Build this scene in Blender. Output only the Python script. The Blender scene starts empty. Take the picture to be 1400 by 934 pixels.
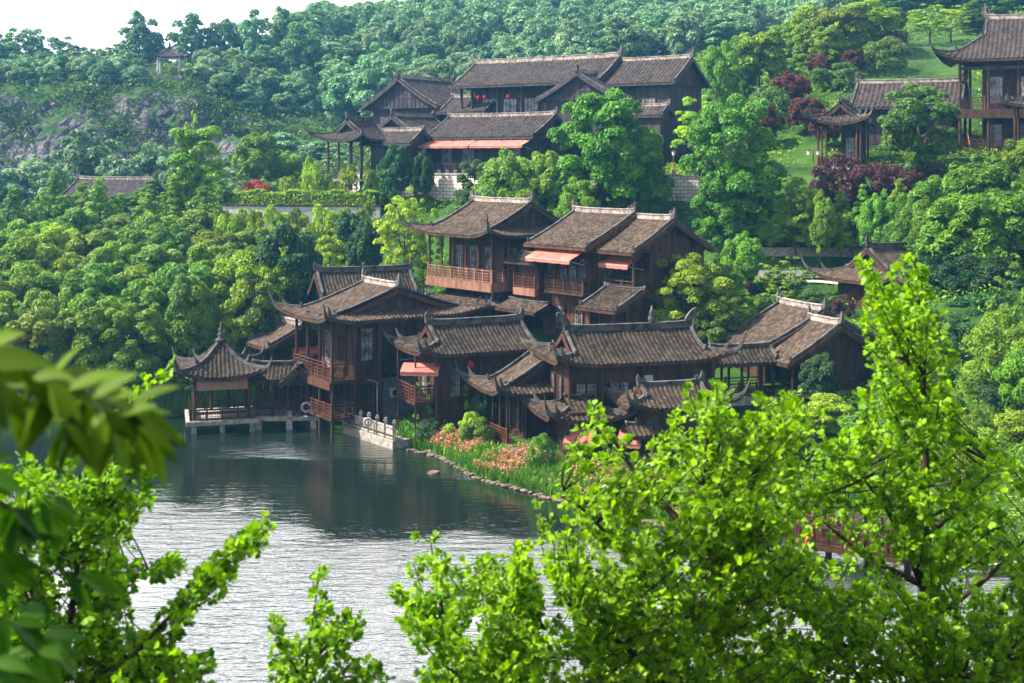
import bpy, math, random
import numpy as np
from math import radians as R, sin, cos, pi, sqrt
from mathutils import Vector, Matrix

# ------------------------------------------------------------------ camera, sky, sun, exposure
sc = bpy.context.scene
COL = sc.collection
F = 1800.0           # focal length in photo pixels
HY = 215.0           # horizon row of the photo
CH = 16.0            # camera height above the lake
cam_d = bpy.data.cameras.new('camera'); cam = bpy.data.objects.new('camera', cam_d); COL.objects.link(cam)
cam.location = (0, 0, CH); cam.rotation_euler = (R(90), 0, 0)
cam_d.sensor_width = 36; cam_d.lens = 36 * F / 1400
cam_d.shift_y = -(467 - HY) / 1400
cam_d.clip_start = .1; cam_d.clip_end = 6000
cam_d.dof.use_dof = True; cam_d.dof.focus_distance = 82; cam_d.dof.aperture_fstop = 3.9
sc.camera = cam

SUN_AZ = -92     # degrees clockwise from +Y (view direction); negative = from the left
SUN_EL = 47
w = bpy.data.worlds.new('World'); sc.world = w; w.use_nodes = True
nt = w.node_tree; bg = nt.nodes['Background']
sky = nt.nodes.new('ShaderNodeTexSky'); sky.sky_type = 'NISHITA'; sky.sun_disc = False
sky.sun_elevation = R(SUN_EL); sky.sun_rotation = R(SUN_AZ)
sky.air_density = 1.3; sky.dust_density = 4.0; sky.ozone_density = 1.0
# bright summer haze veiling the lower sky all round
_tc = nt.nodes.new('ShaderNodeTexCoord'); _sx = nt.nodes.new('ShaderNodeSeparateXYZ'); nt.links.new(_tc.outputs['Generated'], _sx.inputs[0])
_mr = nt.nodes.new('ShaderNodeMapRange'); _mr.interpolation_type = 'SMOOTHSTEP'; _mr.inputs[1].default_value = .6; _mr.inputs[2].default_value = .12; _mr.inputs[3].default_value = 0; _mr.inputs[4].default_value = .85
nt.links.new(_sx.outputs[2], _mr.inputs[0])
_mx = nt.nodes.new('ShaderNodeMixRGB'); _mx.inputs[2].default_value = (9.5, 9.4, 9.4, 1); nt.links.new(_mr.outputs[0], _mx.inputs[0]); nt.links.new(sky.outputs[0], _mx.inputs[1])
# added bright band in the sky ahead, there to whiten the lake's reflections
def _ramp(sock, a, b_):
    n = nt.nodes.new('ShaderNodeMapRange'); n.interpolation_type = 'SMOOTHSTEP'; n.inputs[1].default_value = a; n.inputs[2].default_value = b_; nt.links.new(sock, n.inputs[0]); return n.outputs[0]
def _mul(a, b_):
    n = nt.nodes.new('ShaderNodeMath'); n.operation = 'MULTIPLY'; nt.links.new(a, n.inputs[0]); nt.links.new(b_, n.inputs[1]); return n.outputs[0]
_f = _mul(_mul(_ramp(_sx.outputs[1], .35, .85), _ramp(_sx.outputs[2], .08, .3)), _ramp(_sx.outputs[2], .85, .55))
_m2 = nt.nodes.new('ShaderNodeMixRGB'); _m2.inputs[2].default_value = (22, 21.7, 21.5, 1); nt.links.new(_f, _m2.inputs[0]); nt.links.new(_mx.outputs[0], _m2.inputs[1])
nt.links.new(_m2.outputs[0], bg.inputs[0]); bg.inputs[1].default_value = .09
sd = bpy.data.lights.new('sun', 'SUN'); sd.energy = 5.0; sd.angle = R(.6); sd.color = (1, .93, .82)
so = bpy.data.objects.new('sun', sd); COL.objects.link(so)
d = Vector((sin(R(SUN_AZ)) * cos(R(SUN_EL)), cos(R(SUN_AZ)) * cos(R(SUN_EL)), sin(R(SUN_EL))))
so.rotation_euler = d.to_track_quat('Z', 'Y').to_euler(); so.location = (-60, 20, 80)
vs = sc.view_settings
sc.display_settings.display_device = 'sRGB'
vs.view_transform = 'Standard'; vs.look = 'None'; vs.exposure = 1.55; vs.gamma = 1; vs.use_curve_mapping = False
cy = sc.cycles
cy.use_denoising = True; cy.max_bounces = 6; cy.diffuse_bounces = 2; cy.glossy_bounces = 2; cy.transmission_bounces = 3
cy.volume_bounces = 0; cy.transparent_max_bounces = 6; cy.sample_clamp_indirect = 6; cy.use_adaptive_sampling = True
cy.adaptive_threshold = .012; cy.caustics_reflective = False; cy.caustics_refractive = False

rng = np.random.default_rng(11)
rnd = random.Random(5)
def P(px, py, D): return Vector(((px - 700) * D / F, D, CH - (py - HY) * D / F))
def PZ(px, D): return ((px - 700) * D / F, D)

# ------------------------------------------------------------------ tagging and mesh helpers
def tag(o, label=None, cat=None, group=None, kind=None):
    if label: o['label'] = label
    if cat: o['category'] = cat
    if group: o['group'] = group
    if kind: o['kind'] = kind
    return o
def empty(name, loc, rz=0, label=None, cat=None, group=None):
    o = bpy.data.objects.new(name, None); COL.objects.link(o)
    o.location = loc; o.rotation_euler = (0, 0, rz); o.empty_display_size = .3
    return tag(o, label, cat, group)
class MB:
    def __init__(s): s.v = []; s.f = []; s.m = []; s.mi = 0; s.at = None
    def add(s, vs_, fs):
        n = len(s.v); s.v += [tuple(p) for p in vs_]; s.f += [tuple(n + i for i in f) for f in fs]; s.m += [s.mi] * len(fs); return s
    def box(s, x0, y0, z0, x1, y1, z1):
        return s.add([(x0,y0,z0),(x1,y0,z0),(x1,y1,z0),(x0,y1,z0),(x0,y0,z1),(x1,y0,z1),(x1,y1,z1),(x0,y1,z1)],
                     [(0,3,2,1),(4,5,6,7),(0,1,5,4),(1,2,6,5),(2,3,7,6),(3,0,4,7)])
    def cbox(s, x, y, z, sx, sy, sz): return s.box(x-sx/2, y-sy/2, z, x+sx/2, y+sy/2, z+sz)
    def sweep(s, pts, ws, hs, up=(0,0,1), base=False):
        """rectangular section swept along a polyline; base=True puts the section on top of the line"""
        pts = [Vector(p) for p in pts]; n = len(pts)
        if not hasattr(ws, '__len__'): ws = [ws]*n
        if not hasattr(hs, '__len__'): hs = [hs]*n
        vv = []; ff = []; U = Vector(up)
        for i, p in enumerate(pts):
            t = (pts[min(i+1,n-1)] - pts[max(i-1,0)]).normalized()
            side = t.cross(U)
            if side.length < 1e-3: side = t.cross(Vector((1,0,.1)))
            side.normalize(); u = side.cross(t).normalized()
            a = side*ws[i]/2; lo, hi = (0, hs[i]) if base else (-hs[i]/2, hs[i]/2)
            vv += [p-a+u*lo, p+a+u*lo, p+a+u*hi, p-a+u*hi]
            if i: 
                q = 4*i
                for k in range(4): ff.append((q-4+k, q-4+(k+1)%4, q+(k+1)%4, q+k))
        ff += [(3,2,1,0), (4*n-4,4*n-3,4*n-2,4*n-1)]
        return s.add(vv, ff)
    def tube(s, pts, rs, n=6):
        pts = [Vector(p) for p in pts]; m = len(pts)
        if not hasattr(rs, '__len__'): rs = [rs]*m
        vv = []; ff = []; prev = None
        for i, p in enumerate(pts):
            t = (pts[min(i+1,m-1)] - pts[max(i-1,0)]).normalized()
            a = t.cross(Vector((0,0,1)) if abs(t.z) < .9 else Vector((1,0,0))).normalized() if prev is None else (prev - t*prev.dot(t)).normalized()
            prev = a; b = t.cross(a)
            for k in range(n):
                an = 2*pi*k/n; vv.append(p + (a*cos(an) + b*sin(an))*rs[i])
            if i:
                for k in range(n):
                    ff.append(((i-1)*n+k, (i-1)*n+(k+1)%n, i*n+(k+1)%n, i*n+k))
        ff += [tuple(range(n))[::-1], tuple(range((m-1)*n, m*n))]
        return s.add(vv, ff)
    def lathe(s, x, y, prof, n=10):
        vv = []; ff = []
        for r, z in prof:
            for k in range(n): vv.append((x+r*cos(2*pi*k/n), y+r*sin(2*pi*k/n), z))
        for i in range(len(prof)-1):
            for k in range(n): ff.append((i*n+k, i*n+(k+1)%n, (i+1)*n+(k+1)%n, (i+1)*n+k))
        ff += [tuple(range(n))[::-1], tuple(range((len(prof)-1)*n, len(prof)*n))]
        return s.add(vv, ff)
    def build(s, name, mats, parent=None, smooth=False, label=None):
        me = bpy.data.meshes.new(name); me.from_pydata(s.v, [], s.f)
        for m in (mats if isinstance(mats, (list, tuple)) else [mats]): me.materials.append(m)
        if any(s.m): me.polygons.foreach_set('material_index', s.m)
        if smooth: me.polygons.foreach_set('use_smooth', [True]*len(me.polygons))
        if s.at is not None:
            a = me.attributes.new('slope_dist', 'FLOAT', 'POINT'); a.data.foreach_set('value', s.at)
        me.update()
        o = bpy.data.objects.new(name, me); COL.objects.link(o)
        if parent: o.parent = parent
        if label: o['label'] = label
        return o
def np_mesh(name, V, Q, mats, var=None, midx=None, smooth=False):
    """V (n,3), Q (m,k) index array"""
    me = bpy.data.meshes.new(name)
    V = np.asarray(V, np.float32); Q = np.asarray(Q, np.int32); m, k = Q.shape
    me.vertices.add(len(V)); me.vertices.foreach_set('co', V.ravel())
    me.loops.add(m*k); me.loops.foreach_set('vertex_index', Q.ravel())
    me.polygons.add(m); me.polygons.foreach_set('loop_start', np.arange(0, m*k, k, dtype=np.int32))
    for x in (mats if isinstance(mats, (list, tuple)) else [mats]): me.materials.append(x)
    if midx is not None: me.polygons.foreach_set('material_index', np.asarray(midx, np.int32))
    if smooth: me.polygons.foreach_set('use_smooth', np.ones(m, bool))
    if var is not None:
        a = me.attributes.new('var', 'FLOAT', 'POINT'); a.data.foreach_set('value', np.asarray(var, np.float32))
    me.update(calc_edges=True); me.validate()
    return me
def link(name, me, parent=None, loc=None, rz=0, sc_=None):
    o = bpy.data.objects.new(name, me); COL.objects.link(o)
    if parent: o.parent = parent
    if loc is not None: o.location = loc
    if rz: o.rotation_euler = (0,0,rz)
    if sc_ is not None: o.scale = sc_
    return o

# ------------------------------------------------------------------ materials
def newmat(name):
    m = bpy.data.materials.new(name); m.use_nodes = True; t = m.node_tree
    return m, t, t.nodes['Principled BSDF']
def N(t, ty, **kw):
    n = t.nodes.new(ty)
    for k, v in kw.items(): setattr(n, k, v)
    return n
def noisemix(t, b, c1, c2, scale=3, detail=4, stretch=None, coord='Object', lo=.35, hi=.65, bump=0, bscale=None):
    tc = N(t, 'ShaderNodeTexCoord'); src = tc.outputs[coord]
    if stretch:
        mp = N(t, 'ShaderNodeMapping'); mp.inputs['Scale'].default_value = stretch; t.links.new(src, mp.inputs[0]); src = mp.outputs[0]
    no = N(t, 'ShaderNodeTexNoise'); no.inputs['Scale'].default_value = scale; no.inputs['Detail'].default_value = detail
    t.links.new(src, no.inputs[0])
    cr = N(t, 'ShaderNodeValToRGB'); cr.color_ramp.elements[0].position = lo; cr.color_ramp.elements[1].position = hi
    cr.color_ramp.elements[0].color = (*c1, 1); cr.color_ramp.elements[1].color = (*c2, 1)
    t.links.new(no.outputs[0], cr.inputs[0]); t.links.new(cr.outputs[0], b.inputs['Base Color'])
    if bump:
        n2 = N(t, 'ShaderNodeTexNoise'); n2.inputs['Scale'].default_value = bscale or scale*4; n2.inputs['Detail'].default_value = 5
        t.links.new(src, n2.inputs[0])
        bp = N(t, 'ShaderNodeBump'); bp.inputs['Strength'].default_value = bump; bp.inputs['Distance'].default_value = .03
        t.links.new(n2.outputs[0], bp.inputs['Height']); t.links.new(bp.outputs[0], b.inputs['Normal'])
    return cr
def simple(name, c1, c2, scale=3, rough=.8, **kw):
    m, t, b = newmat(name); b.inputs['Roughness'].default_value = rough
    b.inputs['Specular IOR Level'].default_value = .18
    noisemix(t, b, c1, c2, scale, **kw); return m
M = {}
M['wood'] = simple('dark_timber', (.024,.011,.007), (.066,.031,.018), 2.5, .6, stretch=(1,1,.25), bump=.3)
M['wood_red'] = simple('reddish_timber', (.044,.017,.010), (.095,.038,.021), 3, .6, stretch=(1,1,.3), bump=.3)
M['wood_warm'] = simple('warm_timber', (.12,.055,.036), (.24,.12,.075), 3, .6, stretch=(1,1,.3), bump=.3)
M['wood_grey'] = simple('weathered_timber', (.02,.016,.02), (.055,.044,.05), 2.5, .7, stretch=(1,1,.25), bump=.3)
M['plaster'] = simple('ridge_plaster', (.018,.016,.016), (.10,.09,.085), 2.2, .9, bump=.4, lo=.3, hi=.62)
M['ridge_white'] = simple('pale_ridge_plaster', (.13,.11,.10), (.36,.30,.26), 3, .9, bump=.3)
M['stone'] = simple('pale_stone', (.16,.14,.12), (.34,.31,.27), 4, .9, bump=.5)
M['brick_grey'] = simple('grey_brick', (.07,.07,.08), (.13,.13,.14), 5, .9, bump=.4)
M['tan'] = simple('tan_board', (.26,.14,.09), (.34,.19,.13), 2, .7)
M['white'] = simple('white_paint', (.26,.25,.24), (.46,.45,.43), 5, .8)
M['awning'] = simple('salmon_awning', (.34,.085,.06), (.46,.15,.11), 1.5, .8)
M['orange'] = simple('orange_paint', (.8,.16,.02), (.9,.25,.04), 3, .6)
M['red'] = simple('red_silk', (.3,.012,.01), (.42,.02,.018), 3, .6)
M['dark'] = simple('dark_interior', (.008,.007,.007), (.016,.013,.012), 3, .9)
M['lamp'] = simple('milk_glass', (.7,.7,.68), (.8,.8,.78), 3, .3)
M['grey_metal'] = simple('grey_metal', (.25,.25,.26), (.36,.36,.37), 6, .5)
M['bark'] = simple('bark', (.035,.026,.02), (.09,.07,.055), 8, .9, stretch=(1,1,.3), bump=.6)
M['bark_dark'] = simple('dark_bark', (.02,.014,.01), (.05,.035,.026), 30, .9, bump=.6)
M['whitewash'] = simple('whitewash', (.55,.55,.55), (.75,.75,.74), 6, .9)
m, t, b = newmat('window_glass'); b.inputs['Base Color'].default_value = (.30,.32,.34,1); b.inputs['Roughness'].default_value = .25; M['glass'] = m
noisemix(t, b, (.04,.04,.045), (.26,.27,.29), 2)

def tile_mat(name, c1, c2, c3):
    m, t, b = newmat(name); b.inputs['Roughness'].default_value = .8; b.inputs['Specular IOR Level'].default_value = .12
    cr = noisemix(t, b, c1, c2, .9, 6, lo=.3, hi=.7)
    at = N(t, 'ShaderNodeAttribute', attribute_name='slope_dist')
    # tile courses: fine steps along the slope
    ml = N(t, 'ShaderNodeMath', operation='MULTIPLY'); ml.inputs[1].default_value = 1/.17; t.links.new(at.outputs['Fac'], ml.inputs[0])
    fr = N(t, 'ShaderNodeMath', operation='FRACT'); t.links.new(ml.outputs[0], fr.inputs[0])
    bp = N(t, 'ShaderNodeBump'); bp.inputs['Strength'].default_value = .9; bp.inputs['Distance'].default_value = .035
    t.links.new(fr.outputs[0], bp.inputs['Height']); t.links.new(bp.outputs[0], b.inputs['Normal'])
    # speckle of single tiles, lichen
    tc = N(t, 'ShaderNodeTexCoord'); vo = N(t, 'ShaderNodeTexVoronoi'); vo.inputs['Scale'].default_value = 5.5
    t.links.new(tc.outputs['Object'], vo.inputs[0])
    mx = N(t, 'ShaderNodeMixRGB', blend_type='MIX'); 
    r2 = N(t, 'ShaderNodeValToRGB'); r2.color_ramp.elements[0].position = .45; r2.color_ramp.elements[1].position = .9
    r2.color_ramp.elements[0].color = (0,0,0,1); r2.color_ramp.elements[1].color = (.75,.75,.75,1)
    sp = N(t, 'ShaderNodeSeparateColor'); t.links.new(vo.outputs['Color'], sp.inputs[0]); t.links.new(sp.outputs[0], r2.inputs[0])
    t.links.new(r2.outputs[0], mx.inputs[0]); t.links.new(cr.outputs[0], mx.inputs[1]); mx.inputs[2].default_value = (*c3, 1)
    t.links.new(mx.outputs[0], b.inputs['Base Color'])
    return m
M['tile'] = tile_mat('grey_brown_tile', (.010,.007,.005), (.034,.025,.018), (.068,.05,.034))
M['tile_warm'] = tile_mat('brown_tile', (.022,.015,.011), (.058,.040,.028), (.105,.075,.054))
M['tile_far'] = tile_mat('weathered_tile', (.014,.011,.011), (.038,.030,.028), (.07,.055,.047))

def leaf_mat(name, dark, light, trans=.24, hue=.018, sat=1.0, rough=.55, tcol=None, vr=.28):
    m, t, b = newmat(name); b.inputs['Roughness'].default_value = rough; b.inputs['Specular IOR Level'].default_value = .25
    at = N(t, 'ShaderNodeAttribute', attribute_name='var'); oi = N(t, 'ShaderNodeObjectInfo')
    cr = N(t, 'ShaderNodeValToRGB'); cr.color_ramp.elements[0].position = 0; cr.color_ramp.elements[1].position = 1
    cr.color_ramp.elements[0].color = (*dark, 1); cr.color_ramp.elements[1].color = (*light, 1)
    t.links.new(at.outputs['Fac'], cr.inputs[0])
    hs = N(t, 'ShaderNodeHueSaturation'); hs.inputs['Saturation'].default_value = sat
    mr = N(t, 'ShaderNodeMapRange'); mr.inputs[3].default_value = .5-hue; mr.inputs[4].default_value = .5+hue
    t.links.new(oi.outputs['Random'], mr.inputs[0]); t.links.new(mr.outputs[0], hs.inputs['Hue'])
    m2 = N(t, 'ShaderNodeMath', operation='MULTIPLY'); m2.inputs[1].default_value = 7.31; t.links.new(oi.outputs['Random'], m2.inputs[0])
    m3 = N(t, 'ShaderNodeMath', operation='FRACT'); t.links.new(m2.outputs[0], m3.inputs[0])
    m4 = N(t, 'ShaderNodeMapRange'); m4.inputs[3].default_value = 1-vr; m4.inputs[4].default_value = 1+vr; t.links.new(m3.outputs[0], m4.inputs[0])
    t.links.new(m4.outputs[0], hs.inputs['Value'])
    t.links.new(cr.outputs[0], hs.inputs['Color']); t.links.new(hs.outputs[0], b.inputs['Base Color'])
    tr = N(t, 'ShaderNodeBsdfTranslucent'); ga = N(t, 'ShaderNodeMixRGB', blend_type='MULTIPLY'); ga.inputs[0].default_value = 1
    ga.inputs[2].default_value = (*(tcol or (1.5, 1.5, .5)), 1); t.links.new(hs.outputs[0], ga.inputs[1]); t.links.new(ga.outputs[0], tr.inputs[0])
    ms = N(t, 'ShaderNodeMixShader'); ms.inputs[0].default_value = trans
    out = [n for n in t.nodes if n.type == 'OUTPUT_MATERIAL'][0]
    t.links.new(b.outputs[0], ms.inputs[1]); t.links.new(tr.outputs[0], ms.inputs[2]); t.links.new(ms.outputs[0], out.inputs[0])
    return m
L = {}
L['camphor'] = leaf_mat('camphor_leaf', (.04,.10,.003), (.20,.31,.005))
L['broad'] = leaf_mat('broad_leaf', (.035,.11,.005), (.15,.28,.007))
L['lime'] = leaf_mat('lime_leaf', (.12,.24,.008), (.28,.42,.01))
L['great'] = leaf_mat('great_tree_leaf', (.02,.10,.006), (.10,.27,.010), hue=.003, vr=.05)
L['slender'] = leaf_mat('slender_tree_leaf', (.05,.15,.006), (.19,.36,.010), hue=.003, vr=.05)
L['dark'] = leaf_mat('dark_leaf', (.015,.05,.013), (.035,.10,.022))
L['olive'] = leaf_mat('olive_leaf', (.03,.075,.010), (.10,.17,.02))
L['feather'] = leaf_mat('feathery_leaf', (.05,.14,.010), (.17,.31,.016))
L['far'] = leaf_mat('far_hazed_leaf', (.05,.12,.055), (.17,.30,.13), hue=.035)  # pale bluish tint puts distance haze into the leaf colour
L['fargrey'] = leaf_mat('pale_hazed_leaf', (.09,.17,.09), (.22,.34,.17), hue=.02)  # paler still, distance haze mixed into this colour too
L['red'] = leaf_mat('maple_leaf', (.05,.015,.012), (.13,.035,.022), tcol=(1.5,.6,.5))
L['crimson'] = leaf_mat('crimson_leaf', (.30,.02,.03), (.45,.05,.06), tcol=(1.5,.5,.5))
L['purple'] = leaf_mat('purple_leaf', (.035,.012,.014), (.085,.025,.025), tcol=(1.5,.6,.6))
L['ginkgo'] = leaf_mat('ginkgo_leaf', (.03,.10,.002), (.23,.42,.002), trans=.45, tcol=(1.45,1.5,.3), hue=.004, vr=.06)
L['near'] = leaf_mat('glossy_leaf', (.004,.025,.001), (.07,.16,.002), trans=.35, rough=.55, tcol=(1.5,1.4,.3))
L['pinkflower'] = leaf_mat('flower_petal', (.62,.20,.10), (.80,.50,.30), trans=.2, tcol=(1.2,.8,.7))
L['blade'] = leaf_mat('blade_leaf', (.06,.17,.012), (.18,.34,.02), tcol=(1.4,1.4,.5))

L['near'].node_tree.nodes['Principled BSDF'].inputs['Specular IOR Level'].default_value = .08
# ------------------------------------------------------------------ terrain (control points read off the view, linear RBF)
ctrl = []
def cp(px, py, D): p = P(px, py, D); ctrl.append((p.x, p.y, p.z))
def cz(px, D, z): x, y = PZ(px, D); ctrl.append((x, y, z))
def shoreD(py): return CH * F / (py - HY)
# near bank below the camera
for x in (-60,-30,-12,0,12,30,60):
    for y, z in ((-30,16),(0,14.2),(9,10.4),(20,6),(34,.6),(37,-.5)): ctrl.append((x, y, z))
for x in (-90, 90): ctrl.append((x, 20, 9))
# lake bed
for px in (-300,-100,100,300,500):
    for D in (44,52,60,68): cz(px, D, -1.6)
for px in (700,850,1000): cz(px, 44, -1.6); cz(px, 50, -1.4)
for px in (1200,1400,1600): cz(px, 41, -1.5); cz(px, 46, -1.2)
for px, D in ((600,66),(620,60),(720,57),(300,77),(0,76),(-300,76),(430,74),(420,80),(460,77),(330,80)): cz(px, D, -1.3)
# far / right shore line and the land just behind it
SH = [(-500,79.5),(-200,80),(0,80),(120,80),(220,81),(330,83.5),(420,84),(480,80),(540,73.6),(600,70.8),(650,66.2),(720,63.4),(790,60.8),(860,58.6),(960,56.6),(1060,55.2),(1130,56),(1180,60),(1230,56),(1320,52),(1420,51),(1600,50.5)]
for px, D in SH:
    cz(px, D-1.2, -.75); cz(px, D+.3, .35); cz(px, D+2, .75)
for px in (-400,-200,0,120,220,300): cz(px, 86, 1.7); cz(px, 90, 2.6); cz(px, 97, 3.8); cz(px, 105, 5.2); cz(px, 114, 7)
cz(400,87,1.6); cz(480,85,1.6); cz(560,80,1.5); cz(380,95,4); cz(480,96,4.3); cz(420,110,7)
cz(640,76,1.0); cz(700,72,.9); cz(800,66,.8); cz(900,64,.8); cz(820,76,1.6); cz(900,74,1.8); cz(700,80,2.2)
for px in (560,640,720,800,880,960): cz(px, 88, 4.4); cz(px, 97, 4.8)
for px in (560,700,850): cz(px, 102, 7.5)
cz(1000,72,2); cz(1050,74,2.9); cz(1120,76,3.1); cz(1180,76,3.2); cz(1000,84,5.0); cz(1060,85,6.2); cz(1110,88,6.9); cz(1180,86,5.6)
for px in (1000,1060,1120,1180,1240): cz(px, 92.5, 7.5); cz(px, 95.5, 7.6); cz(px, 99, 9.6)
cz(1060,104,12); cz(1150,104,14.2); cz(1250,103,15); cz(1350,102,15.6); cz(1450,102,15.8); cz(1150,110,15.4); cz(1300,110,16.1); cz(1450,112,16.4)
cz(1280,80,6.8); cz(1350,84,8.6); cz(1450,86,9.5); cz(1280,93,11); cz(1400,94,12.4); cz(1550,92,12)
cz(1400,60,3.2); cz(1350,58,2.3); cz(1290,62,2.7); cz(1330,66,3.9); cz(1400,70,5.4); cz(1500,66,5); cz(1200,66,.8); cz(1200,62,.4); cz(1240,70,2.6); cz(1100,62,.7); cz(1000,62,.7); cz(1100,68,1.4)
# upper terrace
for px in (300,360,420,500): cz(px, 119, 9.5); cz(px, 123, 11.6); cz(px, 134, 12.4)
TER = [(470,128),(530,122),(600,117),(680,112.5),(780,110.5),(870,109.5),(955,108.5)]
for px, D in TER: cz(px, D-4, 11.0); cz(px, D-1.2, 11.8); cz(px, D+1.2, 14.3); cz(px, 133, 14.4); cz(px, 145, 14.9)
cz(950,120,14.5); cz(1000,115,15.5); cz(960,135,17); cz(1020,125,18.2)
for px in (-300,-100,60,200): cz(px, 130, 8); cz(px, 150, 9.5); cz(px, 175, 11)
cz(350,160,13); cz(500,175,17)
# garden hill on the right
cp(1060,110,140); cp(1060,60,160); cp(1150,80,150); cp(1150,40,172); cp(1250,108,140); cp(1250,62,168); cp(1350,40,170); cp(1500,40,165); cp(1190,100,138)
cp(1000,150,135); cp(1100,150,125); cp(1250,130,124); cp(1380,130,124); cp(1500,130,124)
cp(1250,20,200); cp(1400,-10,200); cp(1500,-10,200)
# cliff and far hill
for px in (-400,-200,0,100,200,260): cp(px, 262, 186); cp(px, 246, 190.5); cp(px, 185, 193.5); cp(px, 128, 197)
for px in (-300,-100,0,120,230,300): cp(px, 108, 206); cp(px, 98, 216); cp(px, 96, 232); cp(px, 110, 260)
cp(330,215,190); cp(330,150,200); cp(400,110,215); cp(400,190,195); cp(450,170,200); cp(430,60,250)
cp(550,150,205); cp(550,90,235); cp(560,40,275); cp(700,120,215); cp(700,60,260); cp(720,8,305); cp(850,100,225); cp(850,40,275); cp(860,-10,330)
cp(1000,70,245); cp(1000,25,290); cp(1000,-30,360); cp(1150,20,270); cp(1150,-20,330); cp(1350,-30,300); cp(1500,-60,330)
for px in (-400,0,300): cz(px, 330, 14)
for px in (560,860,1150,1500): cz(px, 460, 20)
C_ = np.array(ctrl, float)
def _phi(r): return r
_A = _phi(np.hypot(C_[:,None,0]-C_[None,:,0], C_[:,None,1]-C_[None,:,1]))
_n = len(C_); _K = np.zeros((_n+1,_n+1)); _K[:_n,:_n] = _A + np.eye(_n)*(-.35); _K[_n,:_n] = 1; _K[:_n,_n] = 1
_W = np.linalg.solve(_K, np.concatenate([C_[:,2], [0]]))
def hz(x, y):
    x = np.atleast_1d(np.asarray(x, float)); y = np.atleast_1d(np.asarray(y, float)); out = np.zeros(len(x))
    for i in range(0, len(x), 8000):
        xs, ys = x[i:i+8000], y[i:i+8000]
        out[i:i+8000] = np.hypot(xs[:,None]-C_[None,:,0], ys[:,None]-C_[None,:,1]) @ _W[:_n] + _W[_n]
    far = np.clip((y-480)/400, 0, 1) + np.clip((np.abs(x)-240)/300, 0, 1); far = np.clip(far, 0, 1)
    return out*(1-far) + 12*far
def gz(x, y): return float(hz([x], [y])[0])
def geo(a, b_, s0, g):
    o = [a]; s = s0
    while o[-1] < b_: o.append(o[-1]+s); s *= g
    return o
ys = list(np.arange(-12, 38, 2.)) + list(np.arange(38, 132, .8)) + list(np.arange(132, 184, 2.)) + list(np.arange(184, 200, .9)) + geo(200, 3600, 2.4, 1.035)
xs = [-x for x in geo(62, 1800, 1.6, 1.07)][::-1] + list(np.arange(-61, 61.5, .8)) + geo(62, 1800, 1.6, 1.07)
X, Y = np.meshgrid(xs, ys); Z = hz(X.ravel(), Y.ravel())
# rocky roughness on the cliff, slight unevenness elsewhere
def vnoise(x, y, s, seed):
    r_ = np.random.default_rng(seed); T = r_.random((64,64)); u = x*s; v = y*s
    i = np.floor(u).astype(int); j = np.floor(v).astype(int); fu = u-i; fv = v-j; fu = fu*fu*(3-2*fu); fv = fv*fv*(3-2*fv)
    g = lambda a, b: T[a % 64, b % 64]
    return (g(i,j)*(1-fu)+g(i+1,j)*fu)*(1-fv) + (g(i,j+1)*(1-fu)+g(i+1,j+1)*fu)*fv
xr, yr = X.ravel(), Y.ravel()
cl = np.exp(-((yr-193)/5)**2) * (xr < -40)
Z = Z + (vnoise(xr, yr, .3, 1)-.5)*3.4*cl + (vnoise(xr, yr, .8, 2)-.5)*3.2*cl + (vnoise(xr, yr, .25, 3)-.5)*.25*(Z > .6)
ny, nx = len(ys), len(xs)
idx = np.arange(ny*nx).reshape(ny, nx)
Q = np.stack([idx[:-1,:-1], idx[:-1,1:], idx[1:,1:], idx[1:,:-1]], -1).reshape(-1, 4)
m, t, b = newmat('ground_cover'); b.inputs['Roughness'].default_value = .95; b.inputs['Specular IOR Level'].default_value = .1
cr = noisemix(t, b, (.010,.030,.005), (.04,.095,.010), .35, 8, bump=.8, bscale=6, lo=.3, hi=.7)
g1 = N(t, 'ShaderNodeNewGeometry'); sx = N(t, 'ShaderNodeSeparateXYZ'); t.links.new(g1.outputs['True Normal'], sx.inputs[0])
tc = N(t, 'ShaderNodeTexCoord'); mp = N(t, 'ShaderNodeMapping'); mp.inputs['Scale'].default_value = (.12,.12,.5); mp.inputs['Rotation'].default_value=(.3,.2,0); t.links.new(tc.outputs['Object'], mp.inputs[0])
n3 = N(t, 'ShaderNodeTexNoise'); n3.inputs['Scale'].default_value = 1; n3.inputs['Detail'].default_value = 10; n3.inputs['Roughness'].default_value = .65; t.links.new(mp.outputs[0], n3.inputs[0])
rk = N(t, 'ShaderNodeValToRGB'); rk.color_ramp.elements[0].position = .36; rk.color_ramp.elements[1].position = .66
rk.color_ramp.elements[0].color = (.015,.014,.018,1); rk.color_ramp.elements[1].color = (.16,.15,.15,1); t.links.new(n3.outputs[0], rk.inputs[0])
mr = N(t, 'ShaderNodeMapRange'); mr.inputs[1].default_value = .68; mr.inputs[2].default_value = .52; mr.inputs[3].default_value = 0; mr.inputs[4].default_value = 1
t.links.new(sx.outputs[2], mr.inputs[0])
mx = N(t, 'ShaderNodeMixRGB'); t.links.new(mr.outputs[0], mx.inputs[0]); t.links.new(cr.outputs[0], mx.inputs[1]); t.links.new(rk.outputs[0], mx.inputs[2])
t.links.new(mx.outputs[0], b.inputs['Base Color'])
rb = N(t, 'ShaderNodeTexVoronoi', feature='DISTANCE_TO_EDGE'); rb.inputs['Scale'].default_value = .55; t.links.new(tc.outputs['Object'], rb.inputs[0])
rn = N(t, 'ShaderNodeTexNoise'); rn.inputs['Scale'].default_value = .9; rn.inputs['Detail'].default_value = 8; t.links.new(tc.outputs['Object'], rn.inputs[0])
ra = N(t, 'ShaderNodeMath', operation='ADD'); t.links.new(rb.outputs[0], ra.inputs[0]); t.links.new(rn.outputs[0], ra.inputs[1])
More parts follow.
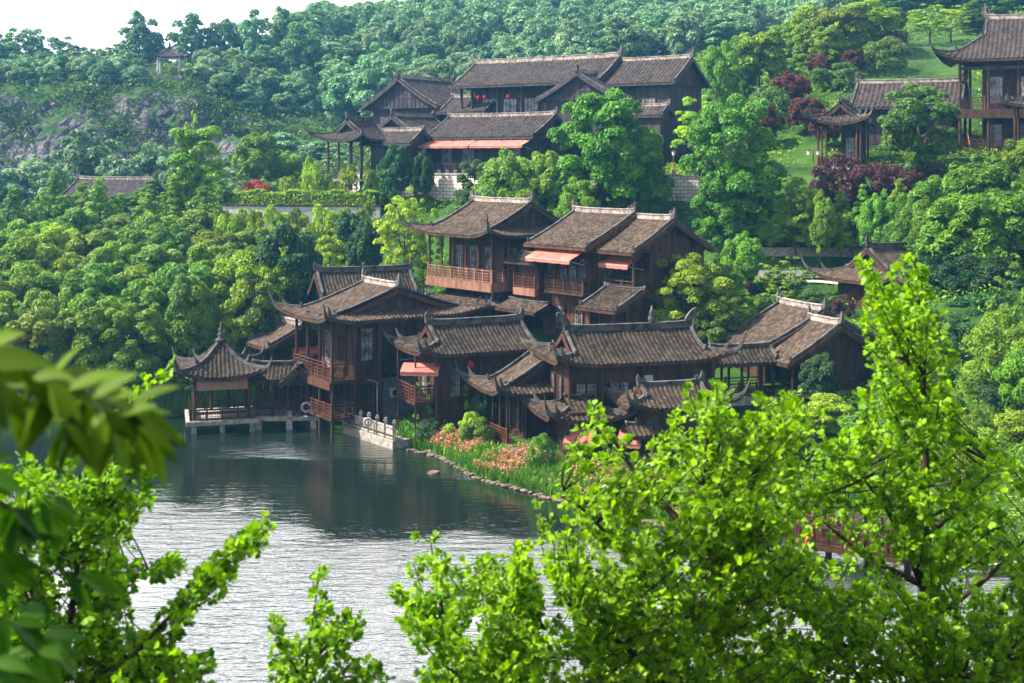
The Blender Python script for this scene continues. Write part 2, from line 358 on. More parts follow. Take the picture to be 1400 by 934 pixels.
rm = N(t, 'ShaderNodeMath', operation='MULTIPLY'); t.links.new(ra.outputs[0], rm.inputs[0]); t.links.new(mr.outputs[0], rm.inputs[1])
b2 = N(t, 'ShaderNodeBump'); b2.inputs['Strength'].default_value = 1; b2.inputs['Distance'].default_value = 1.6; t.links.new(rm.outputs[0], b2.inputs['Height'])
t.links.new(b.inputs['Normal'].links[0].from_socket, b2.inputs['Normal']); t.links.new(b2.outputs[0], b.inputs['Normal'])
M['ground'] = m
gme = np_mesh('ground', np.stack([xr, yr, Z], 1), Q, m, smooth=True)
tag(link('ground', gme), kind='structure')

# ------------------------------------------------------------------ lake
m, t, b = newmat('lake_water')
b.inputs['Base Color'].default_value = (.006,.012,.008,1); b.inputs['Roughness'].default_value = .04; b.inputs['IOR'].default_value = 2.5
b.inputs['Specular IOR Level'].default_value = .5
tc = N(t, 'ShaderNodeTexCoord')
def wn(scale, stretch, det=3):
    mp = N(t, 'ShaderNodeMapping'); mp.inputs['Scale'].default_value = stretch; t.links.new(tc.outputs['Object'], mp.inputs[0])
    n = N(t, 'ShaderNodeTexNoise'); n.inputs['Scale'].default_value = scale; n.inputs['Detail'].default_value = det; t.links.new(mp.outputs[0], n.inputs[0]); return n
wa = wn(1.5, (.5,1.6,1), 5); wb = wn(6.5, (.7,1.2,1))
patch = wn(.055, (.9,1.7,1), 2)
pr = N(t, 'ShaderNodeMapRange'); pr.inputs[1].default_value = .46; pr.inputs[2].default_value = .54; pr.inputs[3].default_value = .13; pr.inputs[4].default_value = 1
sp_ = N(t, 'ShaderNodeSeparateXYZ'); t.links.new(tc.outputs['Object'], sp_.inputs[0])
ly = N(t, 'ShaderNodeMapRange'); ly.inputs[1].default_value = 68; ly.inputs[2].default_value = 50; ly.inputs[3].default_value = -.10; ly.inputs[4].default_value = .11; t.links.new(sp_.outputs[1], ly.inputs[0])
la = N(t, 'ShaderNodeMath', operation='ADD'); t.links.new(patch.outputs[0], la.inputs[0]); t.links.new(ly.outputs[0], la.inputs[1]); t.links.new(la.outputs[0], pr.inputs[0])
ad = N(t, 'ShaderNodeMath', operation='MULTIPLY_ADD'); t.links.new(wb.outputs[0], ad.inputs[0]); ad.inputs[1].default_value = .35; t.links.new(wa.outputs[0], ad.inputs[2])
hm = N(t, 'ShaderNodeMath', operation='MULTIPLY'); t.links.new(ad.outputs[0], hm.inputs[0]); t.links.new(pr.outputs[0], hm.inputs[1])
bp = N(t, 'ShaderNodeBump'); bp.inputs['Strength'].default_value = 1; bp.inputs['Distance'].default_value = .115
t.links.new(hm.outputs[0], bp.inputs['Height']); t.links.new(bp.outputs[0], b.inputs['Normal'])
wm = MB().add([(-140,30,0),(140,30,0),(140,86,0),(-140,86,0)], [(0,1,2,3)])
tag(wm.build('lake_water', m), kind='structure')

# ------------------------------------------------------------------ haze
hm_ = bpy.data.materials.new('haze_air'); hm_.use_nodes = True; t = hm_.node_tree; t.nodes.remove(t.nodes['Principled BSDF'])
pv = N(t, 'ShaderNodeVolumePrincipled'); pv.inputs['Color'].default_value = (.16,.55,1,1); pv.inputs['Density'].default_value = .0003
pv.inputs['Anisotropy'].default_value = .2
t.links.new(pv.outputs[0], t.nodes['Material Output'].inputs['Volume'])
hb = MB().box(-2600, -60, -4, 2600, 4400, 84)
tag(hb.build('haze', hm_), kind='stuff')
# ------------------------------------------------------------------ timber building kit
class Roof:
    """ridge along local x. a, b: half length / half depth at the eaves; gl, gr: hip depth at left and right end (0 = gable)"""
    def __init__(s, cx, cy, ze, a, b, h, gl=0, gr=0, lift=0, ext=0, c=None, turn=False, k=.3, horn=1., half=None):
        s.cx, s.cy, s.ze, s.a, s.b, s.h, s.gl, s.gr, s.lift, s.ext, s.turn, s.k = cx, cy, ze, a, b, h, gl, gr, lift, ext, turn, k
        s.c = c or min(a, b)*.9; s.horn = horn; s.half = half
        s.xl, s.xr = -a+gl, a-gr
        s.corners = [(sx*a, sy*b) for sx in (-1, 1) for sy in (-1, 1) if (gl if sx < 0 else gr) > 0]
    def H(s, d): t = d/s.b; return s.h*((1-s.k)*t + s.k*t*t)
    def warp(s, x, y, z):
        x = np.asarray(x, float).copy(); y = np.asarray(y, float).copy(); z = np.asarray(z, float).copy()
        x0, y0 = x.copy(), y.copy()
        for (qx, qy) in s.corners:
            w_ = np.clip(1-np.hypot(x0-qx, y0-qy)/s.c, 0, 1)
            z += s.lift*w_**2.1; x += np.sign(qx)*s.ext*w_**2; y += np.sign(qy)*s.ext*w_**2
        if s.turn: x, y = -y, x
        return x+s.cx, y+s.cy, z+s.ze
    def pt(s, x, y, z): a, b_, c = s.warp([x], [y], [z]); return (a[0], b_[0], c[0])
    def surf(s, x, y, dz=0, end=False):
        d = s.b-abs(y)
        if s.gl and x < s.xl: d = min(d, x+s.a)
        if s.gr and x > s.xr: d = min(d, s.a-x)
        return s.pt(x, y, s.H(max(d,0))+dz)
def roof_patch(V, Q, A, r, side, per, amp, nv, dz, sub):
    """side: 'F','B' slopes, 'L','R' hipped ends"""
    n0 = sum(len(v) for v in V)
    if side in 'FB':
        lo, hi = -r.a, r.a
    else: lo, hi = -r.b, r.b
    n = max(2, int(round((hi-lo)/per)))*sub
    u = np.linspace(lo, hi, n+1)
    # extra columns exactly at the gable planes
    if side in 'FB':
        ex = [x for x, g in ((r.xl, r.gl), (r.xr, r.gr)) if g and g < r.b]
        u = np.unique(np.concatenate([u]+[[x-1e-3, x+1e-3] for x in ex])) if ex else u
        dm = np.full(len(u), r.b)
        if r.gl: dm = np.where(u < r.xl, np.minimum(r.b, u+r.a), dm)
        if r.gr: dm = np.where(u > r.xr, np.minimum(r.b, r.a-u), dm)
    else:
        g = r.gl if side == 'L' else r.gr
        full = g >= r.b
        gg = min(g + (0 if full else .3), r.b)
        dm = np.minimum(gg, r.b-np.abs(u))
        dm = np.where(np.abs(u) > r.b-g, np.minimum(dm, r.b-np.abs(u)), dm)
    dm = np.maximum(dm, 0)
    ph = (u/per) % 1.0; prof = np.sqrt(np.clip(1-((ph-.5)/.34)**2, 0, 1)) if amp else np.zeros(len(u))
    t = np.linspace(0, 1, nv)
    D = t[:,None]*dm[None,:]
    Zc = r.H(D) + dz + amp*prof[None,:]
    U = np.broadcast_to(u, D.shape)
    if side == 'F': x, y = U, D-r.b
    elif side == 'B': x, y = -U, r.b-D; 
    elif side == 'L': x, y = D-r.a, -U
    else: x, y = r.a-D, U
    if side == 'B':
        dm2 = dm[::-1]; D = t[:,None]*dm2[None,:]; Zc = r.H(D)+dz+amp*prof[None,:]; U = np.broadcast_to(u[::-1], D.shape); x, y = U, r.b-D
    X_, Y_, Z_ = r.warp(x.ravel(), y.ravel(), Zc.ravel())
    V.append(np.stack([X_, Y_, Z_], 1)); A.append(D.ravel())
    i = n0 + np.arange(D.size).reshape(D.shape)
    q = np.stack([i[:-1,:-1], i[:-1,1:], i[1:,1:], i[1:,:-1]], -1).reshape(-1, 4)
    # drop collapsed cells
    dd = (dm2 if side == 'B' else dm); keep = np.maximum(dd[:-1], dd[1:]) > 1e-4
    q = q[np.tile(keep, nv-1)]
    Q.append(q if dz >= 0 else q[:, ::-1])
def make_roof(parent, r, tile='tile', per=.26, wood='wood', ridge='plaster', top=None, ridge_h=.3, end_h=.45, amp=.065, scroll=False, sides='FB', horns=True, rakes=True, finial=False):
    sides = list(sides) + (['L'] if r.gl else []) + (['R'] if r.gr else [])
    V, Q, A = [], [], []
    for sd_ in sides: roof_patch(V, Q, A, r, sd_, per, amp, 9, 0, 6)
    V = np.concatenate(V); Q = np.concatenate(Q); A = np.concatenate(A)
    me = np_mesh('roof', V, Q, M[tile], smooth=False)
    at = me.attributes.new('slope_dist', 'FLOAT', 'POINT'); at.data.foreach_set('value', A.astype(np.float32))
    ro = link('roof', me, parent)
    # soffit and fascia
    V, Q, A = [], [], []
    for sd_ in sides: roof_patch(V, Q, A, r, sd_, .9, 0, 9, -.14, 1)
    so_ = link('soffit', np_mesh('soffit', np.concatenate(V), np.concatenate(Q), M[wood]), ro)
    f = MB()
    def line(p, q, n=24): return [(p[0]+(q[0]-p[0])*i/n, p[1]+(q[1]-p[1])*i/n) for i in range(n+1)]
    e = .015
    edges = []
    if 'F' in sides: edges.append(line((-r.a, -r.b+e), (r.a, -r.b+e)))
    if 'B' in sides: edges.append(line((r.a, r.b-e), (-r.a, r.b-e)))
    if r.gl: edges.append(line((-r.a+e, r.b), (-r.a+e, -r.b)))
    if r.gr: edges.append(line((r.a-e, -r.b), (r.a-e, r.b)))
    for ed in edges: f.sweep([r.pt(x, y, -.09) for x, y in ed], .05, .16)
    # rafter ends under the eaves
    for ed, (nx_, ny_) in zip(edges[:2], ((0,1),(0,-1))):
        nraf = int(2*r.a/.42)
        for i in range(1, nraf):
            x = -r.a + 2*r.a*i/nraf
            y0 = (-r.b+.03) if ny_ > 0 else (r.b-.03)
            y1 = y0+ny_*min(.8, r.b*.5)
            d1 = min(.8, r.b*.5)
            if (r.gl and x < -r.a+d1+.1) or (r.gr and x > r.a-d1-.1): continue
            f.sweep([r.pt(x, y0, -.2), r.pt(x, y1, r.H(d1)-.2)], .07, .09)
    if rakes:
        for xx, g, sg in ((r.xl, r.gl, -1), (r.xr, r.gr, 1)):
            if g >= r.b: continue
            for sy in (-1, 1):
                if sy < 0 and 'F' not in sides or sy > 0 and 'B' not in sides: continue
                ln = [r.surf(xx + sg*.03 if g == 0 else xx, sy*(r.b-g)*(1-i/10), -.16) for i in range(11)]
                if g: ln = [r.pt(xx+sg*.03, sy*(r.b-g)*(1-i/10), r.H(g+(r.b-g)*i/10)-.16) for i in range(11)]
                f.sweep(ln, .05, .26)
    f.build('fascia', M[wood], ro)
    # ridges
    w_ = .2
    full = r.gl >= r.b and r.gr >= r.b
    if r.xr - r.xl > .3:
        x0, x1 = r.xl, r.xr; n = 14; pts = []; hs = []
        for i in range(n+1):
            t_ = i/n; x = x0+.04+(x1-x0-.08)*t_; k = abs(2*t_-1)**5
            pts.append(r.pt(x, 0, r.h-.03+.10*k)); hs.append(ridge_h)
        tp = MB().sweep(pts, w_, hs, base=True) 
        tm = top or ridge
        tp.sweep([(p[0], p[1], p[2]+ridge_h) for p in pts], w_+.09, .06, base=True)
        tp.build('main_ridge', M[tm], ro)
        if end_h:
            for sx, x in ((-1, x0), (1, x1)):
                o_ = MB()
                if scroll:
                    c_ = []
                    for i in range(18):
                        an = i/17*pi*1.75; rad = end_h*(.62-.45*i/17)
                        c_.append(r.pt(x + sx*(.05) - sx*rad*cos(an)*.9, 0, r.h+ridge_h+end_h*.5+rad*sin(an-.9)))
                    o_.sweep([r.pt(x-sx*.25, 0, r.h+.1), r.pt(x-sx*.1, 0, r.h+ridge_h+end_h*.2)]+c_, [.24]*2+[.2-.006*i for i in range(18)], [.3]*2+[.17-.005*i for i in range(18)])
                else:
                    o_.sweep([r.pt(x-sx*.22, 0, r.h+ridge_h*.5), r.pt(x-sx*.06, 0, r.h+ridge_h*.8), r.pt(x+sx*.02, 0, r.h+ridge_h+end_h*.55), r.pt(x+sx*.0, 0, r.h+ridge_h+end_h)],
                             [.26,.24,.17,.06], [.3,.3,.2,.06], up=(1,0,0) if not r.turn else (0,1,0))
                    o_.sweep([r.pt(x-sx*.3, 0, r.h+ridge_h), r.pt(x-sx*.34, 0, r.h+ridge_h+end_h*.4), r.pt(x-sx*.2, 0, r.h+ridge_h+end_h*.62)], [.16,.12,.04], [.12,.1,.04], up=(1,0,0) if not r.turn else (0,1,0))
                o_.build('ridge_ornament', M[ridge], ro)
    def rake(xx, g, sg, sy):
        rg = MB()
        d0 = max(g, .35) if g else .35
        xi = xx - sg*.14
        n = 12; pts = [r.pt(xi, sy*(r.b-(d0+(r.b-.08-d0)*i/n)), r.H(d0+(r.b-.08-d0)*i/n)+.02) for i in range(n+1)]
        rg.sweep(pts, .14, .16, base=True)
        # small upturned end with a stacked block
        p0 = Vector(pts[0]); dr = (Vector(pts[0])-Vector(pts[1])).normalized()
        rg.sweep([p0, p0+dr*.14+Vector((0,0,.08)), p0+dr*.2+Vector((0,0,.34))], [.15,.14,.07], [.18,.18,.1], base=True)
        rg.build('descending_ridge', M[ridge], ro)
    if rakes:
        for xx, g, sg in ((r.xl, r.gl, -1), (r.xr, r.gr, 1)):
            if g >= r.b: continue
            if r.xr - r.xl > .3:
                for sy in (-1, 1):
                    if (sy < 0 and 'F' in sides) or (sy > 0 and 'B' in sides): rake(xx, g, sg, sy)
    if horns:
        for sx, g, xx in ((-1, r.gl, r.xl), (1, r.gr, r.xr)):
            if not g: continue
            for sy in (-1, 1):
                if sy > 0 and 'B' not in sides: continue
                rg = MB(); g_ = min(g, r.b); n = 10; pts = []; ws = []; hs = []
                for i in range(n+1):
                    q = g_*(1-i/n); pts.append(Vector(r.pt(sx*(r.a-q), sy*(r.b-q), r.H(q)))); ws.append(.13); hs.append(.16)
                dr = pts[-1]-pts[-3]; dr.normalize(); fl = Vector((dr.x, dr.y, 0)).normalized(); sl = max(dr.z, .35)
                p = pts[-1]; Lh = .8*r.horn
                for i in range(1, 8):
                    t_ = i/7; pts.append(p+fl*(Lh*.62*t_*(1-.25*t_)) + Vector((0,0,Lh*(sl*.55*t_+.75*t_*t_)))); ws.append(.13*(1-t_)+.03); hs.append(.2*(1-t_)**.8+.03)
                rg.sweep(pts, ws, hs, base=True)
                # inner curl standing on the hip ridge
                b0 = pts[n-4]; rg.sweep([b0, b0+fl*.22+Vector((0,0,.26)), b0+fl*.34+Vector((0,0,.62))], [.13,.11,.04], [.2,.16,.05], base=True)
                # fan of tile ends carried under the tip
                for j in range(5):
                    q0 = pts[n-1+j]; q1 = pts[n+j+1]
                    sd2 = Vector((-fl.y, fl.x, 0))
                    for s2 in (-1, 1):
                        rg.sweep([q0-Vector((0,0,.0)), q0-fl*.34+sd2*s2*(.20-.03*j)-Vector((0,0,.20))], .06, .07)
                rg.build('hip_ridge', M[ridge], ro)
    if finial:
        p = r.pt(0, 0, r.h)
        MB().lathe(p[0], p[1], [(.34,p[2]-.05),(.30,p[2]+.12),(.14,p[2]+.2),(.22,p[2]+.34),(.22,p[2]+.42),(.10,p[2]+.52),(.15,p[2]+.62),(.13,p[2]+.72),(.05,p[2]+.82),(.06,p[2]+.92),(.01,p[2]+finial)]).build('finial', M[ridge], ro, smooth=True)
    # gable infill
    for xx, g, sg in ((r.xl, r.gl, -1), (r.xr, r.gr, 1)):
        gm = MB()
        if g >= r.b or (g == 0 and r.half): continue
        xi = xx - sg*(.3 if g else .45); y0 = r.b-g-(.15 if g else .5); zb = r.H(g+.15)-.1 if g else -.12
        pts = []; nn = 8
        for i in range(-nn, nn+1):
            y = y0*i/nn; pts.append((y, r.H(r.b-abs(y))-.15))
        for dx in (0,):
            vv = []
            for y, z in pts: vv.append(r.pt(xi, y, min(z, z))); 
            for y, z in pts: vv.append(r.pt(xi, y, min(zb, z-.01)))
            for y, z in pts: vv.append(r.pt(xi-sg*.06, y, z)); 
            for y, z in pts: vv.append(r.pt(xi-sg*.06, y, min(zb, z-.01)))
            n1 = len(pts); fs = []
            for i in range(n1-1):
                fs.append((i, i+1, n1+i+1, n1+i)); fs.append((2*n1+i, 3*n1+i, 3*n1+i+1, 2*n1+i+1))
            gm.add(vv, fs)
        nst = int(2*y0/.55)
        for i in range(1, nst):
            y = -y0+2*y0*i/nst; z1 = r.H(r.b-abs(y))-.3
            if z1 > zb+.1: gm.sweep([r.pt(xi+sg*.02, y, zb), r.pt(xi+sg*.02, y, z1)], .07, .06, up=(0,1,0))
        gm.sweep([r.pt(xi+sg*.025, -y0*.62, zb+(r.h-zb)*.36), r.pt(xi+sg*.025, y0*.62, zb+(r.h-zb)*.36)], .05, .12)
        gm.build('gable', M[wood], ro)
    return ro

def wallbox(mb, x0, y0, x1, y1, z0, z1, stud=.85, rails=(.0,.33,1.)):
    mb.box(x0, y0, z0, x1, y1, z1); p = .035
    nx_ = max(1, round((x1-x0)/stud)); ny_ = max(1, round((y1-y0)/stud))
    for i in range(nx_+1):
        x = x0+(x1-x0)*i/nx_; x = min(max(x, x0+.04), x1-.04)
        mb.box(x-.05, y0-p, z0+.02, x+.05, y0-.002, z1-.02); mb.box(x-.05, y1+.002, z0+.02, x+.05, y1+p, z1-.02)
    for i in range(ny_+1):
        y = y0+(y1-y0)*i/ny_; y = min(max(y, y0+.04), y1-.04)
        mb.box(x0-p, y-.05, z0+.02, x0-.002, y+.05, z1-.02); mb.box(x1+.002, y-.05, z0+.02, x1+p, y+.05, z1-.02)
    for rr in rails:
        z = z0+(z1-z0)*rr; z = min(max(z, z0+.08), z1-.08)
        mb.box(x0-p*.8, y0-p*.8, z-.05, x1+p*.8, y1+p*.8, z+.05)
    return mb
def walls(parent, boxes, mat='wood', **k):
    mb = MB()
    for b_ in boxes: wallbox(mb, *b_, **k)
    return mb.build('wall', M[mat], parent)
def post(parent, x, y, z0, z1, mat='wood', r=.09, base=False):
    mb = MB().tube([(x,y,z0),(x,y,z1)], r, 8)
    o = mb.build('post', M[mat], parent, smooth=False)
    return o
def posts(parent, pts, z0, z1, mat='wood', r=.085):
    for x, y in pts: post(parent, x, y, z0, z1, mat, r)
def rail_line(mb, p, q, h=.75, step=.9, bar=.13, seat=False):
    p = Vector(p); q = Vector(q); Lq = (q-p).length; n = max(1, round(Lq/step)); dirv = (q-p)/Lq
    Z_ = Vector((0,0,1))
    for i in range(n+1):
        c = p+dirv*(Lq*i/n); mb.sweep([c, c+Z_*(h+.1)], .09, .09)
    for z, th in ((h, .07), (h*.78, .045), (.1, .06)): mb.sweep([p+Z_*z, q+Z_*z], .05, th)
    nb = int(Lq/bar)
    for i in range(1, nb):
        c = p+dirv*(Lq*i/nb); mb.sweep([c+Z_*.1, c+Z_*h*.78], .028, .028)
    mb.sweep([p+Z_*h*.33, q+Z_*h*.33], .028, .03); mb.sweep([p+Z_*h*.56, q+Z_*h*.56], .028, .03)
def railing(parent, runs, mat='wood', h=.75, **k):
    for p, q in runs:
        mb = MB(); rail_line(mb, p, q, h, **k); mb.build('railing', M[mat], parent)
def window(parent, x, y, z, wd, ht, face='F', frame='wood', lat='wood', pane='glass', nx_=4, nz=5):
    """z = sill; face: side of the wall the window looks out of"""
    def T(u, dpt, zz):
        return {'F': (x+u, y-dpt, zz), 'B': (x-u, y+dpt, zz), 'L': (x-dpt, y-u, zz), 'R': (x+dpt, y+u, zz)}[face]
    def bx(mb, u0, u1, d0, d1, z0, z1):
        c = [T(u, dd, zz) for zz in (z0, z1) for (u, dd) in ((u0,d0),(u1,d0),(u1,d1),(u0,d1))]
        return mb.add(c, [(0,3,2,1),(4,5,6,7),(0,1,5,4),(1,2,6,5),(2,3,7,6),(3,0,4,7)])
    f = MB(); h2 = wd/2
    bx(f, -h2-.06, -h2+.02, .04, .11, z-.06, z+ht+.06); bx(f, h2-.02, h2+.06, .04, .11, z-.06, z+ht+.06)
    bx(f, -h2+.02, h2-.02, .04, .105, z-.06, z+.02); bx(f, -h2+.02, h2-.02, .04, .105, z+ht-.02, z+ht+.06)
    fo = f.build('window', M[frame], parent)
    bx(MB(), -h2+.021, h2-.021, .038, .06, z+.021, z+ht-.021).build('pane', M[pane], fo)
    l = MB()
    for i in range(1, nx_): u = -h2+wd*i/nx_; bx(l, u-.014, u+.014, .062, .085, z+.022, z+ht-.022)
    for i in range(1, nz): zz = z+ht*i/nz; bx(l, -h2+.022, h2-.022, .064, .083, zz-.013, zz+.013)
    l.build('lattice', M[lat], fo); return fo
def awning(parent, x0, x1, y, z, out, drop, mat='awning'):
    """cloth awning fixed along a front wall (y), reaching towards -y"""
    mb = MB(); n = 8
    top = [(0, 0), (.5, .52), (1, 1)]
    vv = []
    for i in range(n+1):
        x = x0+(x1-x0)*i/n
        for u, v in top: vv.append((x, y-out*u, z-drop*v))
        vv.append((x, y-out-.015, z-drop-.2-.03*(i % 2)))
    nn = len(vv); vv += [(a, b_, c-.03) for a, b_, c in vv]
    fs = []
    for i in range(n):
        for j in range(3):
            k = i*4+j; fs += [(k, k+1, k+5, k+4), (nn+k, nn+k+4, nn+k+5, nn+k+1)]
    mb.add(vv, fs); o = mb.build('awning', M[mat], parent)
    fr = MB()
    for x in (x0+.08, x1-.08): fr.sweep([(x, y, z-drop-.35), (x, y-out+.05, z-drop-.06)], .04, .04)
    fr.sweep([(x0, y-out, z-drop-.03), (x1, y-out, z-drop-.03)], .05, .05)
    fr.build('awning_arm', M['grey_metal'], o); return o
def slab(parent, name, x0, y0, z0, x1, y1, z1, mat): return MB().box(x0, y0, z0, x1, y1, z1).build(name, M[mat], parent)
def door(parent, x, y, z, wd, ht, face='F', mat='wood_red'):
    fo = window(parent, x, y, z+.05, wd, ht-.05, face, mat, mat, 'dark', 3, 6); fo.name = 'door'; return fo
def bracket_frieze(parent, x0, x1, y, z, mat='wood', axis='x'):
    mb = MB(); n = max(2, int(abs(x1-x0)/.16))
    for i in range(n+1):
        u = x0+(x1-x0)*i/n; t_ = abs(2*i/n-1); hgt = .12+.22*t_**2
        p = (u, y, z) if axis == 'x' else (y, u, z)
        mb.cbox(p[0], p[1], p[2]-hgt, .05, .05, hgt)
    a, b_ = ((x0,y,z-.03),(x1,y,z-.03)) if axis == 'x' else ((y,x0,z-.03),(y,x1,z-.03))
    mb.sweep([a, b_], .08, .1)
    return mb.build('carved_frieze', M[mat], parent)
# ------------------------------------------------------------------ the buildings
def bld(name, label, px, D, zb, phi, cat='house', xy=None, group=None):
    x, y = xy or PZ(px, D)
    return empty(name, (x, y, zb), R(phi), label, cat, group)
def face_awning(parent, loc, rot, width, out, drop, mat='awning'):
    o = awning(parent, -width/2, width/2, 0, 0, out, drop, mat); o.location = loc; o.rotation_euler = (0, 0, R(rot)); return o
def stone_piles(parent, pts, z0, z1, s=.28):
    for x, y in pts: MB().cbox(x, y, z0, s, s, z1-z0).build('stone_pile', M['stone'], parent)
def ac_unit(parent, x, y, z, face='F'):
    mb = MB().cbox(x, y, z, .6, .28, .5) if face in 'FB' else MB().cbox(x, y, z, .28, .6, .5)
    o = mb.build('air_conditioner', M['grey_metal'], parent)
    g = MB().lathe(0, 0, [(.2,0),(.2,.03),(.16,.035),(.05,.03)], 12).build('fan_grille', M['dark'], o)
    if face == 'F': g.location = (x-.08, y-.142, z+.25); g.rotation_euler = (R(90), 0, 0)
    else: g.location = (x-.142, y, z+.25); g.rotation_euler = (0, R(-90), 0)

# --- A: pavilion standing in the lake
A = bld('lake_pavilion', 'small square pavilion with pointed tiled roof standing over the lake', 302, 78.2, 0, 15, 'pavilion')
make_roof(A, Roof(0, 0, 3.25, 2.15, 2.15, 1.85, 2.15, 2.15, lift=.5, ext=.38, c=2.0, k=.45, horn=1.0), per=.24, finial=1.15, rakes=False)
posts(A, [(-1.55,-1.55),(1.55,-1.55),(-1.55,1.55),(1.55,1.55),(-.5,1.55),(.5,1.55)], .75, 3.35, r=.1)
slab(A, 'deck', -2.05, -2.05, .5, 2.05, 2.05, .75, 'stone')
stone_piles(A, [(x, y) for x in (-1.6, 0, 1.7) for y in (-1.7, 1.7)], -1.6, .5)
for nm, b_ in (('F', (-1.47,-1.58,2.45,1.47,-1.52,3.1)), ('L', (-1.58,-1.47,2.45,-1.52,1.47,3.1)), ('B', (-1.47,1.52,2.6,1.47,1.58,3.1))):
    MB().box(*b_).build('hanging_board', M['tan'], A)
railing(A, [((-1.75,-1.8,.75),(1.75,-1.8,.75)), ((-1.8,1.75,.75),(-1.8,-1.75,.75)), ((1.75,1.8,.75),(-1.75,1.8,.75))], h=.62)
slab(A, 'bench', -1.5, -1.7, 1.1, 1.5, -1.35, 1.16, 'wood_red')
for sx in (-1, 1):
    MB().tube([(sx*1.55,-1.55,2.75),(sx*1.8,-1.8,3.05),(sx*2.15,-2.15,3.3)], .05, 5).build('brace', M['wood'], A)
# --- covered walkway pavilion > main house
W_ = bld('covered_walkway', 'covered timber walkway on stone piers between lake pavilion and big waterside house', 389, 78.6, 0, 4, 'walkway')
make_roof(W_, Roof(-.55, .35, 2.75, 1.35, 1.25, .85, k=.3), per=.24, end_h=.2, ridge_h=.16)
make_roof(W_, Roof(.95, -.15, 2.68, 1.35, 1.15, .95, gl=0, gr=.7, turn=True, k=.3), per=.24, end_h=.2, ridge_h=.16, horns=False)
posts(W_, [(x, y) for x in (-1.5,-.6,.3,1.1,1.8) for y in (-.85,.95)], .75, 2.9, r=.075)
slab(W_, 'deck', -1.75, -1.25, .5, 2.1, 1.3, .74, 'stone')
stone_piles(W_, [(-1.4,-1.1),(.4,-1.1),(1.8,-1.1)], -1.6, .5, .36)
MB().cbox(.42,-1.2,.75,.3,.3,.3).build('pier_cap', M['stone'], W_)
railing(W_, [((-1.75,-.95,.75),(.35,-.95,.75)), ((.35,-.95,.75),(2.0,-.95,.75)), ((-1.75,1.1,.75),(2.0,1.1,.75))], h=.7)
bracket_frieze(W_, -1.5, 1.8, -.85, 2.85)
def life_ring(px, py, D, label, mat, r=.26):
    p = P(px, py, D); mb = MB(); n = 18
    vv = []; ff = []
    for i in range(n):
        a = 2*pi*i/n
        for k in range(6):
            b_ = 2*pi*k/6; rr = r+.07*cos(b_); vv.append((rr*cos(a), .07*sin(b_), rr*sin(a)))
    for i in range(n):
        for k in range(6): ff.append((i*6+k, i*6+(k+1)%6, ((i+1)%n)*6+(k+1)%6, ((i+1)%n)*6+k))
    o = mb.add(vv, ff).build('life_ring', M[mat]); o.location = p; o.rotation_euler = (0,0,.1)
    tag(o, label, 'life ring')
life_ring(419, 557, 77.25, 'cream life ring hanging on the walkway railing beside the big waterside house', 'white')

# --- B: the big waterside house, gable to the front right
B = bld('waterside_house', 'large two storey timber house with open gable roof and red lattice balcony over the lake', 0, 0, .6, 33, xy=(-7.9, 79.4))
z = -.6
make_roof(B, Roof(0, 0, 6.65+z, 3.3, 5.0, 1.65, gl=.95, gr=.95, lift=.42, ext=.3, c=2.2, turn=True, k=.22, horn=1.05), tile='tile_warm', per=.24, top='ridge_white', end_h=.6)
walls(B, [(-3.0,-2.3,4.3,2.3,3.3+z,7.1+z)], stud=1.0)
walls(B, [(-3.0,-2.3,-1.4,2.3,.9+z,3.28+z)], stud=.8)
MB().box(-1.4,-2.45,-2.2,4.3,2.3,3.1+z).build('brick_base', M['brick_grey'], B)
slab(B, 'balcony_floor', -4.6, -2.75, 3.12+z, -3.0, 2.7, 3.3+z, 'wood')
slab(B, 'balcony_skirt', -4.66, -2.7, 2.75+z, -4.58, 2.6, 3.2+z, 'wood_red')
railing(B, [((-4.5,2.6,3.3+z),(-4.5,-2.6,3.3+z)), ((-4.5,-2.65,3.3+z),(-3.0,-2.65,3.3+z))], 'wood_red', h=.9)
slab(B, 'lower_deck', -4.6, -2.75, 1.0+z, -3.0, 2.7, 1.14+z, 'wood')
railing(B, [((-4.5,2.6,1.14+z),(-4.5,-2.6,1.14+z)), ((-4.5,-2.65,1.14+z),(-1.9,-2.65,1.14+z))], 'wood_red', h=.75)
posts(B, [(-4.4,2.45),(-4.4,.85),(-4.4,-.85),(-4.4,-2.5),(-3.0,-2.6)], -2.4, 6.95+z, r=.1)
posts(B, [(-1.4,-2.6),(1.2,-2.6),(4.2,-2.6)], .1, 6.9+z, r=.13)
bracket_frieze(B, -2.4, 2.4, -4.4, 6.7+z, axis='y'); bracket_frieze(B, -4.3, -3.05, -2.62, 6.7+z)
window(B, -2.15, -2.3, 4.2+z, .75, 1.9, 'F', lat='wood', nx_=3); window(B, -3.0, .9, 3.5+z, 1.0, 2.2, 'L'); door(B, -3.0, -1.0, 3.35+z, .9, 2.2, 'L')
door(B, -3.0, 0, 1.2+z, 1.0, 1.9, 'L'); door(B, -2.2, -2.3, 1.1+z, .9, 1.8, 'F', 'wood')
slab(B, 'wall_rail', -1.3, -2.5, 4.6+z, 4.25, -2.36, 4.75+z, 'wood'); ac_unit(B, -.4, -2.6, 2.0+z); ac_unit(B, .9, -2.6, 2.0+z)
MB().tube([(-1.7,-2.8,.6),(-1.7,-2.8,2.4),(-2.3,-2.75,2.6)], .03, 5).build('drain_pipe', M['white'], B)
MB().tube([(-.2,-2.5,4.1+z),(1.0,-2.5,4.1+z)], .03, 5).build('pipe', M['grey_metal'], B)
